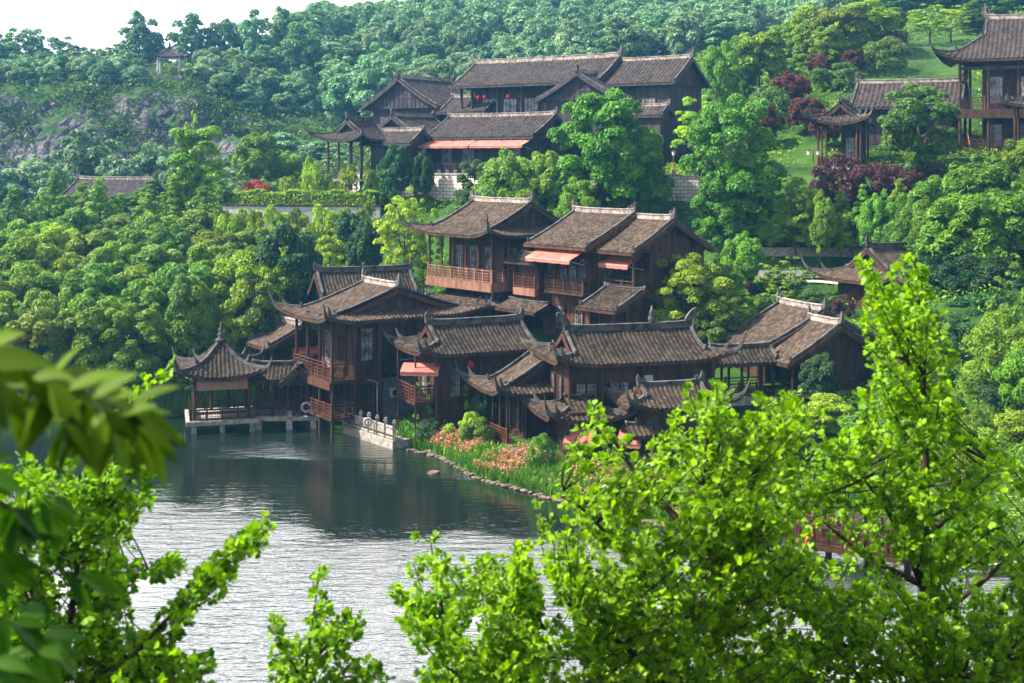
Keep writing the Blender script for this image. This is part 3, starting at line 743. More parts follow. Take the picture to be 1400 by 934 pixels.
# --- B0: low annex behind the walkway
B0 = bld('low_annex', 'low timber annex with brown gable roof and red cloth behind the covered walkway', 399, 84.2, 1.4, 33)
make_roof(B0, Roof(0, 0, 2.75, 1.7, 2.5, 1.2, turn=True, k=.25), tile='tile_warm', per=.24, top='ridge_white')
walls(B0, [(-.6,-1.1,2.1,1.2,.1,2.9)], 'wood'); posts(B0, [(-1.9,-1.2),(-1.9,0),(-1.9,1.2),(-.6,-1.3)], .0, 3.0)
railing(B0, [((-1.9,1.2,.9),(-1.9,-1.2,.9)), ((-1.9,-1.25,.9),(-.6,-1.25,.9))]); slab(B0, 'floor_slab', -2.1, -1.4, .7, 2.1, 1.3, .88, 'wood')
face_awning(B0, (.3, -1.15, 2.6), 0, 1.9, .8, .25)
# --- G: house behind B
G = bld('back_house', 'timber house with grey ribbed gable roof behind the big waterside house', 497, 88.5, 4.4, 20)
make_roof(G, Roof(0, 0, 2.45, 3.3, 2.3, 1.5, k=.25), per=.24)
walls(G, [(-2.7,-1.6,2.7,1.6,0,2.65)], 'wood_red')
# --- C: small house with balcony
Cc = bld('balcony_house', 'timber house with ribbed roof, small end gable and corner awning beside the stone fence', 638, 75.2, .8, 25)
z = -.8
make_roof(Cc, Roof(0, 0, 5.15+z, 3.5, 2.35, 1.35, gl=1.05, gr=0, lift=.45, ext=.35, c=1.7, k=.25, horn=1.1), per=.25, end_h=.5, wood='wood')
walls(Cc, [(-2.5,-1.6,3.2,1.6,.0,5.35+z)], stud=.9)
MB().box(-.3,-1.72,-.6,3.3,-1.64,2.1+z).build('brick_base', M['brick_grey'], Cc)
posts(Cc, [(-2.5,-1.75),(.1,-1.8),(3.2,-1.8)], -.4, 5.25+z, r=.11)
slab(Cc, 'balcony_floor', -3.75, -1.5, 2.35+z, -2.54, 1.5, 2.5+z, 'wood')
railing(Cc, [((-3.65,1.4,2.5+z),(-3.65,-1.4,2.5+z)), ((-3.65,-1.42,2.5+z),(-2.5,-1.42,2.5+z))], 'wood_red', h=.85)
posts(Cc, [(-3.65,-1.4),(-3.65,1.4)], -1.2, 5.1+z, r=.06)
window(Cc, 1.5, -1.6, 2.9+z, 1.0, 1.1, 'F', lat='wood', nx_=4); window(Cc, -1.4, -1.6, 2.7+z, .6, 1.6, 'F'); window(Cc, -2.5, 0, 2.7+z, 1.0, 1.7, 'L')
face_awning(Cc, (-3.1, -1.0, 4.6+z), -30, 2.1, 1.1, .3)
ac_unit(Cc, .6, -1.95, 1.7+z)
MB().lathe(-.6, -1.95, [(.05,3.9),(.16,3.82),(.2,3.68),(.16,3.54),(.05,3.46)]).build('lantern', M['red'], Cc, smooth=True)
# --- D: right main building
Dd = bld('lattice_hall', 'long timber hall with ribbed roof, scroll ornaments and curled corners above the flower bank', 859, 70.7, .8, 16)
z = -.8
make_roof(Dd, Roof(0, 0, 5.35+z, 4.55, 2.6, 1.4, gl=.85, gr=.85, lift=.5, ext=.42, c=2.0, k=.3, horn=1.25), per=.25, end_h=.75, scroll=True)
MB().lathe(1.35, 0, [(.18,6.2),(.15,6.35),(.22,6.45),(.18,6.6),(.12,6.7),(.16,6.8),(.09,6.95),(.03,7.2)]).build('ridge_finial', M['plaster'], Dd, smooth=True)
walls(Dd, [(-4.0,-1.85,4.0,1.9,0,5.5+z)], stud=.95, rails=(.0,.55,.72,1.))
posts(Dd, [(-4.0,-2.05),(-2.2,-2.05),(0,-2.05),(2.2,-2.05),(4.0,-2.05)], .0, 5.4+z, r=.12)
for i, x in enumerate((-3.35,-2.75,-1.5,-.95)): window(Dd, x, -1.85, 3.25+z, .5, 1.05, 'F', lat='wood', nx_=3, nz=5)
MB().cbox(.35, -2.0, 3.4+z, .5, .06, 1.2).build('white_panel', M['white'], Dd)
window(Dd, 1.5, -1.85, 3.3+z, .5, 1.0, 'F', nx_=3)
window(Dd, -4.0, -.7, 3.2+z, .6, 1.3, 'L', nx_=3); window(Dd, -4.0, .5, 3.2+z, .6, 1.3, 'L', nx_=3)
make_roof(Dd, Roof(-3.5, -1.9, 2.8+z, 2.0, 2.1, .9, gl=1.2, gr=1.2, lift=.5, ext=.35, c=1.5, k=.3, horn=1.4), per=.25, end_h=0, ridge_h=.05, rakes=False)
walls(Dd, [(-4.5,-3.5,-2.4,-1.9,0,3.15+z)], 'wood'); 
make_roof(Dd, Roof(.8, -3.9, 3.5+z, 2.6, 1.6, .95, gl=.85, gr=.85, lift=.5, ext=.38, c=1.5, k=.3, horn=1.3), per=.25, end_h=.45, ridge_h=.12, tile='tile_warm')
walls(Dd, [(-1.1,-4.9,2.7,-1.9,-.3,3.65+z)], 'wood')
posts(Dd, [(-4.7,-3.8),(-2.3,-3.8),(-1.5,-5.1),(2.7,-5.1)], -.4, 3.1+z, r=.1)
face_awning(Dd, (-3.9, -3.7, 2.35+z), -30, 1.5, 1.1, .45); face_awning(Dd, (-1.5, -4.4, 2.3+z), -30, 1.2, 1.2, .4)
make_roof(Dd, Roof(-1.2, -5.0, 2.3+z, .9, .9, .45, k=.2), tile='tile_warm', per=.25, end_h=0, ridge_h=.05, rakes=False)
# --- D0: left wing
D0 = bld('veranda_wing', 'narrow timber wing with tan roof and curled eaves standing by the flower bank', 738, 71.8, .9, 25)
z = -.9
make_roof(D0, Roof(0, 0, 3.5+z, 2.0, 3.2, 1.7, gl=.75, gr=.75, lift=.5, ext=.4, c=1.7, turn=True, k=.2, horn=1.2), tile='tile_warm', per=.25, end_h=.3)
walls(D0, [(-1.5,-1.1,.8,1.3,0,3.7+z)], 'wood'); posts(D0, [(-2.6,-1.4),(-2.6,-.5),(-2.6,.4),(-2.6,1.4),(-1.5,-1.4),(-.2,-1.4)], -.4, 3.6+z, r=.075)
slab(D0, 'deck', -2.8, -2.3, -.15, .8, 1.5, .05, 'wood_red'); railing(D0, [((-2.7,1.4,.05),(-2.7,-1.6,.05))], 'wood_red', h=.7)
window(D0, -1.5, -.5, .5, .5, 1.6, 'L', nx_=3); window(D0, -1.5, .6, .5, .5, 1.6, 'L', nx_=3)
bracket_frieze(D0, -1.4, 1.4, -2.6, 3.5+z, axis='y')
# --- F: twin gables on the right and the link roof
F1 = bld('rear_gable_house', 'timber house with long brown sloping roof, rear one of the two stepped gables', 0, 0, 3.0, 22, xy=(17.2, 78.3))
make_roof(F1, Roof(0, 0, 2.05, 2.4, 4.4, 2.05, turn=True, k=.18), tile='tile_warm', per=.24, top='ridge_white', end_h=.5)
walls(F1, [(-3.6,-1.7,3.6,1.7,0,2.2)], 'wood')
F2 = bld('front_gable_house', 'timber house with brown sloping roof and pale ridge, front one of the two stepped gables', 0, 0, 3.0, 22, xy=(17.75, 74.6))
make_roof(F2, Roof(0, 0, 1.65, 1.55, 3.55, 2.0, turn=True, k=.18), tile='tile_warm', per=.24, top='ridge_white', end_h=.5)
walls(F2, [(-.2,-1.0,2.9,1.1,-.6,1.8)], 'wood'); posts(F2, [(-2.9,-1.1),(-2.2,-1.1),(-1.5,-1.1),(-.3,-1.15),(-2.9,.9)], -.8, 1.9, r=.09)
railing(F2, [((-2.9,-1.1,-.1),(-.3,-1.1,-.1))], h=.7); slab(F2, 'floor_slab', -3.1, -1.3, -.3, 3.0, 1.2, -.1, 'stone')
F0 = bld('link_roof', 'short tiled link roof over an open timber landing beside the stepped gables', 1012, 73.6, 1.8, 14, 'walkway')
make_roof(F0, Roof(0, 0, 2.85, 1.9, 1.2, .75, k=.25), per=.25, end_h=0, ridge_h=.15)
posts(F0, [(x, y) for x in (-1.5,-.3,.9,1.6) for y in (-.9,.9)], 0, 3.0, r=.08); slab(F0, 'floor_slab', -1.8, -1.2, .55, 1.8, 1.2, .95, 'stone')
railing(F0, [((-1.5,-.95,.95),(1.6,-.95,.95)), ((-1.5,.95,.95),(1.6,.95,.95))], h=.75)
walls(F0, [(-1.7,-1.1,1.7,1.0,-.8,.54)], 'wood')
# --- H: house beside the road on the right
H_ = bld('road_house', 'house with curled roof corner and reddish lattice wall beside the garden road', 1232, 88, 5.2, 28)
make_roof(H_, Roof(0, 0, 2.7, 4.3, 3.3, 2.1, gl=1.3, gr=1.3, lift=.5, ext=.45, c=2.0, k=.3, horn=1.5), tile='tile_warm', per=.25, end_h=.6)
walls(H_, [(-3.3,-2.4,3.3,2.4,-.5,2.9)], 'wood_red', stud=.35, rails=(0,.2,.4,.6,.8,1.))
posts(H_, [(-3.6,-2.7),(-1.2,-2.7),(1.2,-2.7)], -.5, 2.8, 'wood_red', r=.12)
# --- M1..M4: the middle terrace houses
M1 = bld('terrace_house', 'two storey timber house with carved lattice balcony, leftmost of the terrace houses', 686, 92.3, 4.5, 40)
z = -4.5
make_roof(M1, Roof(0, 0, 10.75+z, 4.2, 4.55, 2.1, gl=.95, gr=.95, lift=.55, ext=.45, c=2.4, turn=True, k=.22, horn=1.4), tile='tile_warm', per=.25, top='ridge_white', end_h=.6)
walls(M1, [(-2.3,-3.0,3.6,3.0,7.6+z,11.0+z)], stud=.9); walls(M1, [(-2.6,-3.0,3.6,3.0,0,7.3+z)], stud=.9)
slab(M1, 'balcony_floor', -3.9, -3.7, 7.2+z, 3.7, 3.6, 7.35+z, 'wood')
slab(M1, 'balcony_skirt', -3.95, -3.78, 7.05+z, 1.9, -3.7, 7.65+z, 'wood_warm'); slab(M1, 'balcony_skirt', -4.0, -3.78, 7.05+z, -3.92, 3.5, 7.65+z, 'wood_warm')
railing(M1, [((-3.8,3.5,7.6+z),(-3.8,-3.5,7.6+z)), ((-3.8,-3.6,7.6+z),(1.9,-3.6,7.6+z))], 'wood_warm', h=.85)
posts(M1, [(-3.75,y) for y in (3.4,2.0,.7,-.7,-2.1,-3.5)]+[(-2.3,-3.55),(-.6,-3.55),(1.9,-3.55)], 7.35+z, 10.9+z, 'wood_red', r=.08)
bracket_frieze(M1, -3.4, 3.4, -3.75, 10.7+z, 'wood_red', 'y'); bracket_frieze(M1, -3.7, 1.8, -3.55, 10.7+z, 'wood_red')
for x in (-1.6,-.4,.8): window(M1, x, -3.0, 8.0+z, .8, 1.9, 'F', 'wood_red')
for y in (1.8,.2,-1.5): window(M1, -2.3, y, 8.0+z, .9, 1.9, 'L', 'wood_red')
make_roof(M1, Roof(-1.2, -.2, 6.15+z, 4.0, 3.6, .95, gl=1, gr=1, lift=.2, ext=.15, c=1.2, turn=True, k=.2, horn=.6), tile='tile_warm', per=.25, end_h=0, rakes=False)
M2 = bld('terrace_house', 'timber house with salmon awning and small boxed balcony, middle one of the terrace houses', 0, 0, 4.5, 40, xy=(6.0, 86.3))
make_roof(M2, Roof(0, 0, 10.35+z, 2.9, 4.4, 2.0, turn=True, k=.2), tile='tile_warm', per=.25, top='ridge_white', end_h=.55, wood='wood_red')
walls(M2, [(-3.3,-2.2,3.6,2.2,0,10.6+z)], 'wood_red', stud=.8, rails=(0,.25,.48,.75,1.))
face_awning(M2, (-3.75, -.1, 10.15+z), -90, 4.2, 1.3, .55)
slab(M2, 'balcony_floor', -4.3, -2.6, 7.35+z, -3.3, 1.0, 7.5+z, 'wood')
railing(M2, [((-4.2,1.0,7.5+z),(-4.2,-2.5,7.5+z)), ((-4.2,-2.55,7.5+z),(-3.3,-2.55,7.5+z)), ((-3.3,1.0,7.5+z),(-4.2,1.0,7.5+z))], 'wood', h=.95)
for y in (-1.6,-.7,.2,1.3): window(M2, -3.3, y, 7.8+z, .65, 1.8, 'L', 'wood_red', 'wood')
window(M2, -1.8, -2.2, 7.8+z, 1.1, 1.8, 'F', 'wood_red'); window(M2, .2, -2.2, 7.8+z, 1.1, 1.8, 'F', 'wood_red')
for y in (-1.2,.5): window(M2, -3.3, y, 5.0+z, .8, 1.5, 'L', 'wood_red')
make_roof(M2, Roof(-3.3, 2.9, 9.2+z, 1.6, 1.5, .5, turn=True, k=.2), tile='tile', per=.25, end_h=0, ridge_h=.05, rakes=False)
walls(M2, [(-4.0,1.9,-2.2,3.8,5.6+z,9.3+z)], 'wood_red'); railing(M2, [((-4.3,4.0,7.5+z),(-4.3,1.9,7.5+z))], 'wood_red', h=.9)
slab(M2, 'balcony_skirt', -4.4, 1.8, 7.0+z, -4.1, 4.0, 7.48+z, 'wood_warm')
make_roof(M2, Roof(-4.2, 2.6, 6.15+z, 2.0, 1.3, .5, turn=True, k=.2), tile='tile_warm', per=.25, end_h=0, ridge_h=.05, rakes=False)
M3 = bld('terrace_house', 'timber house with plain dark plank gable, rightmost of the terrace houses', 0, 0, 4.6, 40, xy=(8.8, 83.2))
z = -4.6
make_roof(M3, Roof(0, 0, 10.2+z, 2.0, 3.75, 1.9, turn=True, k=.2), tile='tile_warm', per=.25, top='ridge_white', end_h=.5)
walls(M3, [(-1.7,-1.5,3.0,1.5,0,10.4+z)], 'wood', stud=1.1, rails=(0,.48,.9,1.))
face_awning(M3, (-1.9, .0, 10.0+z), -90, 2.6, 1.5, .6)
slab(M3, 'balcony_floor', -3.2, -1.6, 7.3+z, -1.7, 1.5, 7.45+z, 'wood'); railing(M3, [((-3.1,1.5,7.45+z),(-3.1,-1.5,7.45+z)), ((-3.1,-1.55,7.45+z),(-1.7,-1.55,7.45+z))], 'wood', h=.95)
posts(M3, [(-3.1,-1.5),(-3.1,1.4),(-1.7,-1.62),(3.0,-1.62)], 4.8+z, 10.3+z, 'wood', r=.09)
door(M3, -1.7, .3, 7.45+z, .9, 2.1, 'L', 'wood_red')
M4 = bld('lean_to_porch', 'low tiled porch with dark lattice front at the foot of the terrace houses', 0, 0, 4.6, 40, 'porch', xy=(6.9, 80.6))
make_roof(M4, Roof(0, 0, 6.85+z, 1.7, 2.5, 1.1, turn=True, k=.2), tile='tile', per=.25, end_h=.2, ridge_h=.12)
walls(M4, [(-.9,-.9,2.0,1.0,0,7.0+z)], 'wood'); posts(M4, [(-2.0,-1.1),(-2.0,1.0),(-.9,-1.1)], 0, 7.0+z, 'wood_red'); bracket_frieze(M4, -1.9, -1.0, -1.1, 6.8+z)

# --- U: upper terrace
def plain(name, label, px, D, zb, phi, ze, a, b, h, turn=False, xy=None, gl=0, gr=0, tile='tile_far', win=(), mat='wood_grey', inset=.75, lift=.0, ext=0, rest=None, **kw):
    o = bld(name, label, px, D, zb, phi, xy=xy)
    make_roof(o, Roof(0, 0, ze-zb, a, b, h, gl=gl, gr=gr, lift=lift, ext=ext, turn=turn, k=.22, c=1.8, **({'horn': kw.pop('horn')} if 'horn' in kw else {})), tile=tile, wood='wood_grey', per=.4, amp=.1, top='ridge_white', **kw)
    A_, B_ = (b-inset, a-inset) if turn else (a-inset, b-inset)
    walls(o, [(-A_, -B_, A_, B_, 0, ze-zb+.2)], mat, stud=1.1)
    for x, zz, w_, h_, fc in win: window(o, x if fc in 'FB' else (-A_ if fc == 'L' else A_), -B_ if fc == 'F' else (x if fc in 'LR' else B_), zz, w_, h_, fc, 'wood_grey')
    return o, A_, B_
U2, a_, b_ = plain('great_hall', 'long two storey hall with the highest ridge on the upper terrace', 0, 0, 14.5, -35, 22.9, 8.6, 4.2, 2.5, xy=(3.2, 128.5), inset=1.9, end_h=.9, ridge_h=.4,
    win=[(-5,5.2,1.6,2.0,'F'),(-2.5,5.2,1.6,2.0,'F'),(0,5.2,1.6,2.0,'F'),(3,5.2,1.6,2.0,'F')])
posts(U2, [(x,-3.4) for x in (-7.6,-6.3,-3.2,-.4,2.4,5.2)], 4, 8.6, 'wood_grey', r=.14); railing(U2, [((-7.6,-3.4,4.4),(5.2,-3.4,4.4))], 'wood_grey', h=.9, bar=.2)
for x in (-5.4,-4.6,-1.8): MB().lathe(x, -3.6, [(.05,7.6),(.16,7.52),(.21,7.35),(.16,7.18),(.05,7.1)]).build('lantern', M['red'], U2, smooth=True)
plain('hall_wing', 'right wing of the upper hall with a tall plain plank gable end', 0, 0, 14.5, -35, 22.6, 4.4, 3.7, 2.4, xy=(12.8, 121.9), inset=.7, win=[(1.5,4.6,1.4,2.2,'F')], end_h=.7)
plain('cross_gable_house', 'house with steep front gable in front of the great hall behind the big tree', 0, 0, 14.5, -35, 21.3, 3.2, 4.6, 2.4, True, xy=(7.7, 122.2), end_h=.6, win=[(0,4.2,1.6,1.6,'F')])
plain('gate_shelter', 'small tiled shelter roof at the foot of the plank gable wing', 889, 115.8, 15.2, -35, 19.6, 1.9, 1.3, .9, inset=.35, end_h=.4, ridge_h=.2)
U4, a_, b_ = plain('awning_house', 'long low house with two salmon awnings along its front on the upper terrace', 0, 0, 14.4, -35, 17.75, 6.1, 3.9, 2.0, xy=(-1.0, 120.9), inset=1.0,
    win=[(-4,.9,1.3,1.5,'F'),(-1.5,.9,1.3,1.5,'F'),(3.6,.9,1.3,1.5,'F')], end_h=.5)
face_awning(U4, (-2.9,-3.55,3.2), 0, 5.7, 1.5, .55); face_awning(U4, (2.95,-3.55,3.2), 0, 5.7, 1.5, .55)
posts(U4, [(x,-3.9) for x in (-5.4,-2.6,.1,2.9,5.6)], 0, 3.1, 'wood_grey', r=.1); railing(U4, [((-5.6,-4.6,.1),(5.6,-4.6,.1))], 'wood_grey', h=.9, bar=.2)
plain('plank_gable_house', 'house with exposed timber frame gable, leftmost tall house of the upper terrace', 0, 0, 14.2, -35, 21.1, 4.7, 5.2, 3.0, True, xy=(-9.0, 138.5), inset=1.0, end_h=.7, win=[(-2.4,4.4,1.5,1.6,'F'),(0,4.4,1.5,1.6,'F'),(2.4,4.4,1.5,1.6,'F')])
plain('connecting_house', 'low house with a short gable between the awning house and the corner pavilion', 0, 0, 14.2, -35, 18.0, 3.2, 3.5, 1.9, True, xy=(-9.6, 127.6), end_h=.5)
plain('connecting_house', 'low house roof tucked between the plank gable house and the great hall', 0, 0, 14.4, -35, 20.4, 3.0, 2.6, 1.6, xy=(-3.6, 131.5), end_h=.5)
U5 = bld('corner_pavilion', 'open corner pavilion with curled eaves at the left end of the upper terrace', 487, 121.5, 14.0, -35, 'pavilion')
make_roof(U5, Roof(0, 0, 3.6, 2.3, 2.7, 1.8, gl=1.0, gr=0, lift=.6, ext=.5, c=2.0, turn=True, k=.3, horn=1.4), tile='tile_far', wood='wood_grey', per=.3, end_h=.5)
posts(U5, [(x,y) for x in (-2.0,-.7,.7,2.0) for y in (-1.6,1.6)], -1, 3.75, 'wood_grey', r=.1); slab(U5, 'floor_slab', -2.3, -2.0, -.2, 2.3, 2.0, .0, 'stone')
railing(U5, [((-2,-1.7,0),(2,-1.7,0)), ((-2.05,1.6,0),(-2.05,-1.6,0))], 'wood_grey', h=.8, bar=.2)
plain('side_house', 'low tiled house half hidden by the dark tree left of the salmon awnings', 545, 121.5, 14.2, -35, 17.2, 3.0, 2.0, 1.2, end_h=.3)
# --- R: right hill
R1 = bld('hillside_mansion', 'tall two storey mansion with wide verandas at the right edge of the hill', 0, 0, 16.2, -25, xy=(44.4, 108.2))
z = -16.2
make_roof(R1, Roof(0, 0, 23.9+z, 8.2, 4.6, 3.6, gl=3.0, gr=1.7, lift=.8, ext=.5, c=2.4, k=.28, horn=1.1), tile='tile_far', amp=.09, per=.36, top='ridge_white', end_h=1.1, ridge_h=.35)
walls(R1, [(-5.2,-2.2,6.8,3.6,0,24.1+z)], 'wood', stud=1.0)
for zf in (16.5, 19.9):
    slab(R1, 'balcony_floor', -7.0, -4.0, zf-.16+z, 7.2, 4.0, zf+z, 'wood')
    railing(R1, [((-6.8,-3.9,zf+z),(7,-3.9,zf+z)), ((-6.9,3.9,zf+z),(-6.9,-3.9,zf+z))], 'wood', h=.95)
slab(R1, 'balcony_skirt', -7.05, -4.1, 19.15+z, 7.2, -4.02, 19.75+z, 'wood')
posts(R1, [(x,-3.85) for x in (-6.8,-4.6,-2.3,0,2.3,4.6,6.8)]+[(-6.8,0),(-6.8,3.8)], -.6, 24.0+z, 'wood', r=.12)
bracket_frieze(R1, -6.7, 6.7, -3.85, 23.8+z); slab(R1, 'beam', -6.7, -3.95, 23.1+z, 6.7, -3.78, 23.35+z, 'wood_grey')
for x in (-4.2,-2,.2): window(R1, x, -2.2, 20.4+z, 1.1, 2.2, 'F', 'wood_grey'); window(R1, x, -2.2, 16.9+z, 1.0, 1.8, 'F', 'wood_grey')
for x in (-5.0,-1.1,-.8,1.6): MB().cbox(x, -3.2, 19.9+z, .12, .12, 1.1).build('orange_post', M['orange'], R1)
MB().sweep([(-6.0,-3.6,16.6+z),(-6.25,-3.6,18.0+z)], .14, .08).build('orange_board', M['orange'], R1)
R1b = bld('porch_roof', 'low tiled porch corner jutting from the mansion at the right edge', 1428, 101, 15.8, -25, 'porch')
make_roof(R1b, Roof(0, 0, 4.1, 2.6, 2.4, 1.3, gl=1, gr=1, lift=.3, ext=.2, k=.25), tile='tile_far', per=.28, end_h=.3)
posts(R1b, [(-2,-1.8),(-1.2,-1.8),(2,-1.8),(-2,1.8)], -1.2, 4.2); railing(R1b, [((-2,-1.8,.6),(2,-1.8,.6))], 'wood_red')
slab(R1b, 'floor_slab', -2.3, -2.1, .3, 2.3, 2.1, .5, 'wood'); walls(R1b, [(-1.0,-1.2,2.0,1.6,0,4.2)], 'wood')
R2, a_, b_ = plain('garden_hall', 'tiled hall behind the yellow flecked tree below the sloping lawn', 1245, 113, 15.6, -25, 20.2, 4.6, 3.3, 2.2, inset=.9, end_h=.8)
R3 = bld('porch_pavilion', 'open porch pavilion with curled eaves and small gable beside the maples', 1153, 107.8, 15.2, -25, 'pavilion')
make_roof(R3, Roof(0, 0, 3.55, 2.05, 2.1, 1.65, gl=.8, gr=0, lift=.6, ext=.5, c=1.9, turn=True, k=.3, horn=1.5), tile='tile_far', wood='wood', per=.28, end_h=.7)
posts(R3, [(-1.7,-1.7),(-1.4,-1.7),(1.7,-1.7),(1.4,-1.7),(-1.7,1.6),(1.7,1.6)], -.4, 3.7, 'wood_red'); walls(R3, [(-.2,.3,1.5,1.6,0,3.6)], 'wood_grey')
railing(R3, [((-1.7,-1.7,.05),(1.7,-1.7,.05)), ((-1.7,1.6,.05),(-1.7,-1.7,.05))], 'wood_red'); slab(R3, 'floor_slab', -2,-2,-.25,2,2,.04,'stone')
bracket_frieze(R3, -1.6, 1.6, -1.7, 3.5)
window(R3, .6, .3, .4, .9, 2.0, 'F', 'wood_grey')
# --- left roof among the trees, the hilltop pavilion
plain('woodland_house', 'dark tiled roof showing between the bright tree tops on the left', 158, 148, 7.8, -20, 11.4, 5.2, 3.6, 2.1, end_h=.6)
zt = gz(*PZ(232, 205))
FP = bld('hilltop_pavilion', 'small white pillared pavilion with pointed roof on the cliff top', 232, 205, 28.6, 8, 'pavilion')
make_roof(FP, Roof(0, 0, 2.9, 2.15, 2.15, 1.6, 2.15, 2.15, lift=.35, ext=.25, c=1.5, k=.5, horn=.5), tile='tile_far', wood='wood_grey', per=.35, finial=.9, rakes=False)
posts(FP, [(sx*1.6, sy*1.6) for sx in (-1,1) for sy in (-1,1)], -1.5, 3.0, 'white', r=.16); slab(FP, 'beam', -1.7, -1.72, 2.5, 1.7, -1.55, 2.85, 'white')
slab(FP, 'floor_slab', -2, -2, -1.5, 2, 2, 0, 'stone')
railing(FP, [((-4.2,-2.6,-.2),(-1.6,-2.4,-.2))], 'white', h=.8, bar=.3)
# ------------------------------------------------------------------ vegetation kit
def unit(v): return v/np.maximum(np.linalg.norm(v, axis=-1, keepdims=True), 1e-9)
def leaf_quads(p, n, size, rg, el=1.5):
    """diamond leaves at p facing n"""
    m_ = len(p); t = unit(np.cross(n, unit(rg.normal(size=(m_,3))))); b_ = unit(np.cross(n, t))
    s = size[:,None]*.5
    V = np.stack([p-t*s*el, p-b_*s*.62+n*s*.12, p+t*s*el, p+b_*s*.62+n*s*.12], 1).reshape(-1,3)
    return V, np.arange(4*m_).reshape(-1,4)
def crown_pts(rg, rx, rz, cz_, nl, lr, nleaf, up=.35, inner=.45, flat=.8, shape='oval', asym=.12, fill=.12, zlo=-.75):
    """leaf positions/normals on many overlapping lobes; returns p, n, lobe centres, lobe tone"""
    ph = rg.uniform(0, 2*pi, nl); cz0 = rg.uniform(zlo, 1, nl); rr = np.sqrt(np.clip(1-cz0**2, 0, 1))
    k = rg.uniform(inner, 1, nl)**.6
    c = np.stack([np.cos(ph)*rr*rx*k, np.sin(ph)*rr*rx*k, cz0*rz*k], 1)
    if shape == 'cone': 
        tt = (c[:,2]/rz+1)/2; c[:,:2] *= (1.25-tt*.95)[:,None]
    c[:,0] += asym*rx*np.sin(3*c[:,2]/rz+1)
    L_ = rg.uniform(lr[0], lr[1], nl)
    c *= (1-L_/max(rx,rz)*.5)[:,None]
    c[:,2] += cz_
    w_ = L_**2; li = rg.choice(nl, int(nleaf*1.6), p=w_/w_.sum())
    dv = unit(rg.normal(size=(len(li),3))); dv[:,2] = np.where(dv[:,2] < -.35, -dv[:,2], dv[:,2])
    sh = 1-np.abs(rg.normal(0, fill, len(li)))
    p = c[li]+dv*(L_[li]*sh)[:,None]*np.array([1,1,flat])
    d2 = np.ones(len(p), bool)
    for i in range(nl):
        q = (p-c[i])/np.array([1,1,flat]); d2 &= (np.einsum('ij,ij->i', q, q) > (L_[i]*.72)**2) | (li == i)
    p, dv, li = p[d2][:nleaf], dv[d2][:nleaf], li[d2][:nleaf]
    n = unit(dv+np.array([0,0,up])+rg.normal(0, .6, p.shape))
    tone = rg.uniform(0, 1, nl)
    return p, n, c, L_, tone[li]*.45+rg.uniform(0,.55,len(p))
def trunk_mesh(name, rg, h, r, limbs, wash=0, lean=.1):
    mb = MB(); n = 7; pts = []; x = y = 0
    for i in range(n):
        t_ = i/(n-1); x += rg.normal(0, lean*.25); y += rg.normal(0, lean*.25); pts.append((x, y, -.5+(h+.5)*t_))
    mb.tube(pts, [r*(1.25-.85*i/(n-1)) for i in range(n)], 7)
    for c in limbs:
        zz = min(max(c[2]*.55, h*.3), h*.92); k = (zz+.5)/(h+.5)*(n-1); i = min(int(k), n-2); f = k-i
        s = Vector(pts[i]).lerp(Vector(pts[i+1]), f); e = Vector(c); md = s.lerp(e, .5)+Vector((0,0,-.08*(e-s).length))
        mb.tube([s, md, e], [r*.42, r*.26, r*.08], 5)
    if wash:
        for i in range(0, 1):
            mb.mi = 1; p0 = Vector(pts[0]); p1 = p0.lerp(Vector(pts[2]), .9); mb.tube([p0, p1], [r*1.28, r*1.05], 8); mb.mi = 0
    me = bpy.data.meshes.new(name); me.from_pydata(mb.v, [], mb.f); me.materials.append(M['bark']); me.materials.append(M['whitewash'])
    me.polygons.foreach_set('material_index', mb.m); return me
KIND = {}
def kind(key, mat, R_, H_, nl, lr, nleaf, ls, variants=2, cz_=None, rz=None, trunk=.13, wash=0, seed=1, el=1.5, nlimb=7, **kw):
    out = []
    for v in range(variants):
        rg = np.random.default_rng(seed*17+v); rz_ = rz or H_*.4; c0 = cz_ or H_-rz_
        p, n, c, L_, var = crown_pts(rg, R_, rz_, c0, nl, lr, nleaf, **kw)
        V, Q = leaf_quads(p, n, rg.uniform(ls*.6, ls*1.3, len(p)), rg, el)
        me = np_mesh('crown', V, Q, L[mat], var=np.repeat(var, 4))
        tm = trunk_mesh('trunk', rg, c0+rz_*.2, trunk, c[rg.choice(len(c), min(nlimb, len(c)), False)], wash) if trunk else None
        out.append((me, tm, R_, H_))
    KIND[key] = out
def recolor(key, src, mat):
    out = []
    for me, tm, r_, h_ in KIND[src]:
        m2 = me.copy(); m2.materials.clear(); m2.materials.append(L[mat]); out.append((m2, tm, r_, h_))
    KIND[key] = out
kind('camphor', 'camphor', 2.6, 6.2, 70, (.35,.9), 14000, .21, 3, seed=1, wash=1, rz=2.7, inner=.5, fill=.2, trunk=.13, nlimb=9)
kind('broad', 'broad', 3.0, 8.6, 95, (.45,.85), 26000, .2, 2, seed=2, rz=4.2, cz_=4.5, zlo=-.95, inner=.35, flat=.8, trunk=.2, nlimb=14, asym=.2)
kind('loose', 'lime', 2.4, 6.5, 60, (.3,.6), 9000, .15, 2, seed=3, rz=2.8, inner=.35, flat=.5, trunk=.1, nlimb=12, asym=.2, fill=.3)
kind('soft', 'broad', 2.6, 6.5, 90, (.35,.7), 17000, .17, 2, seed=4, rz=3.0, inner=.4, flat=1.2, trunk=.12, el=2.3, fill=.25)
kind('ball', 'olive', 1.0, 1.9, 40, (.22,.34), 6500, .085, 2, seed=5, rz=.95, inner=.75, trunk=.05, asym=0, fill=.06, zlo=-1, cz_=.8)
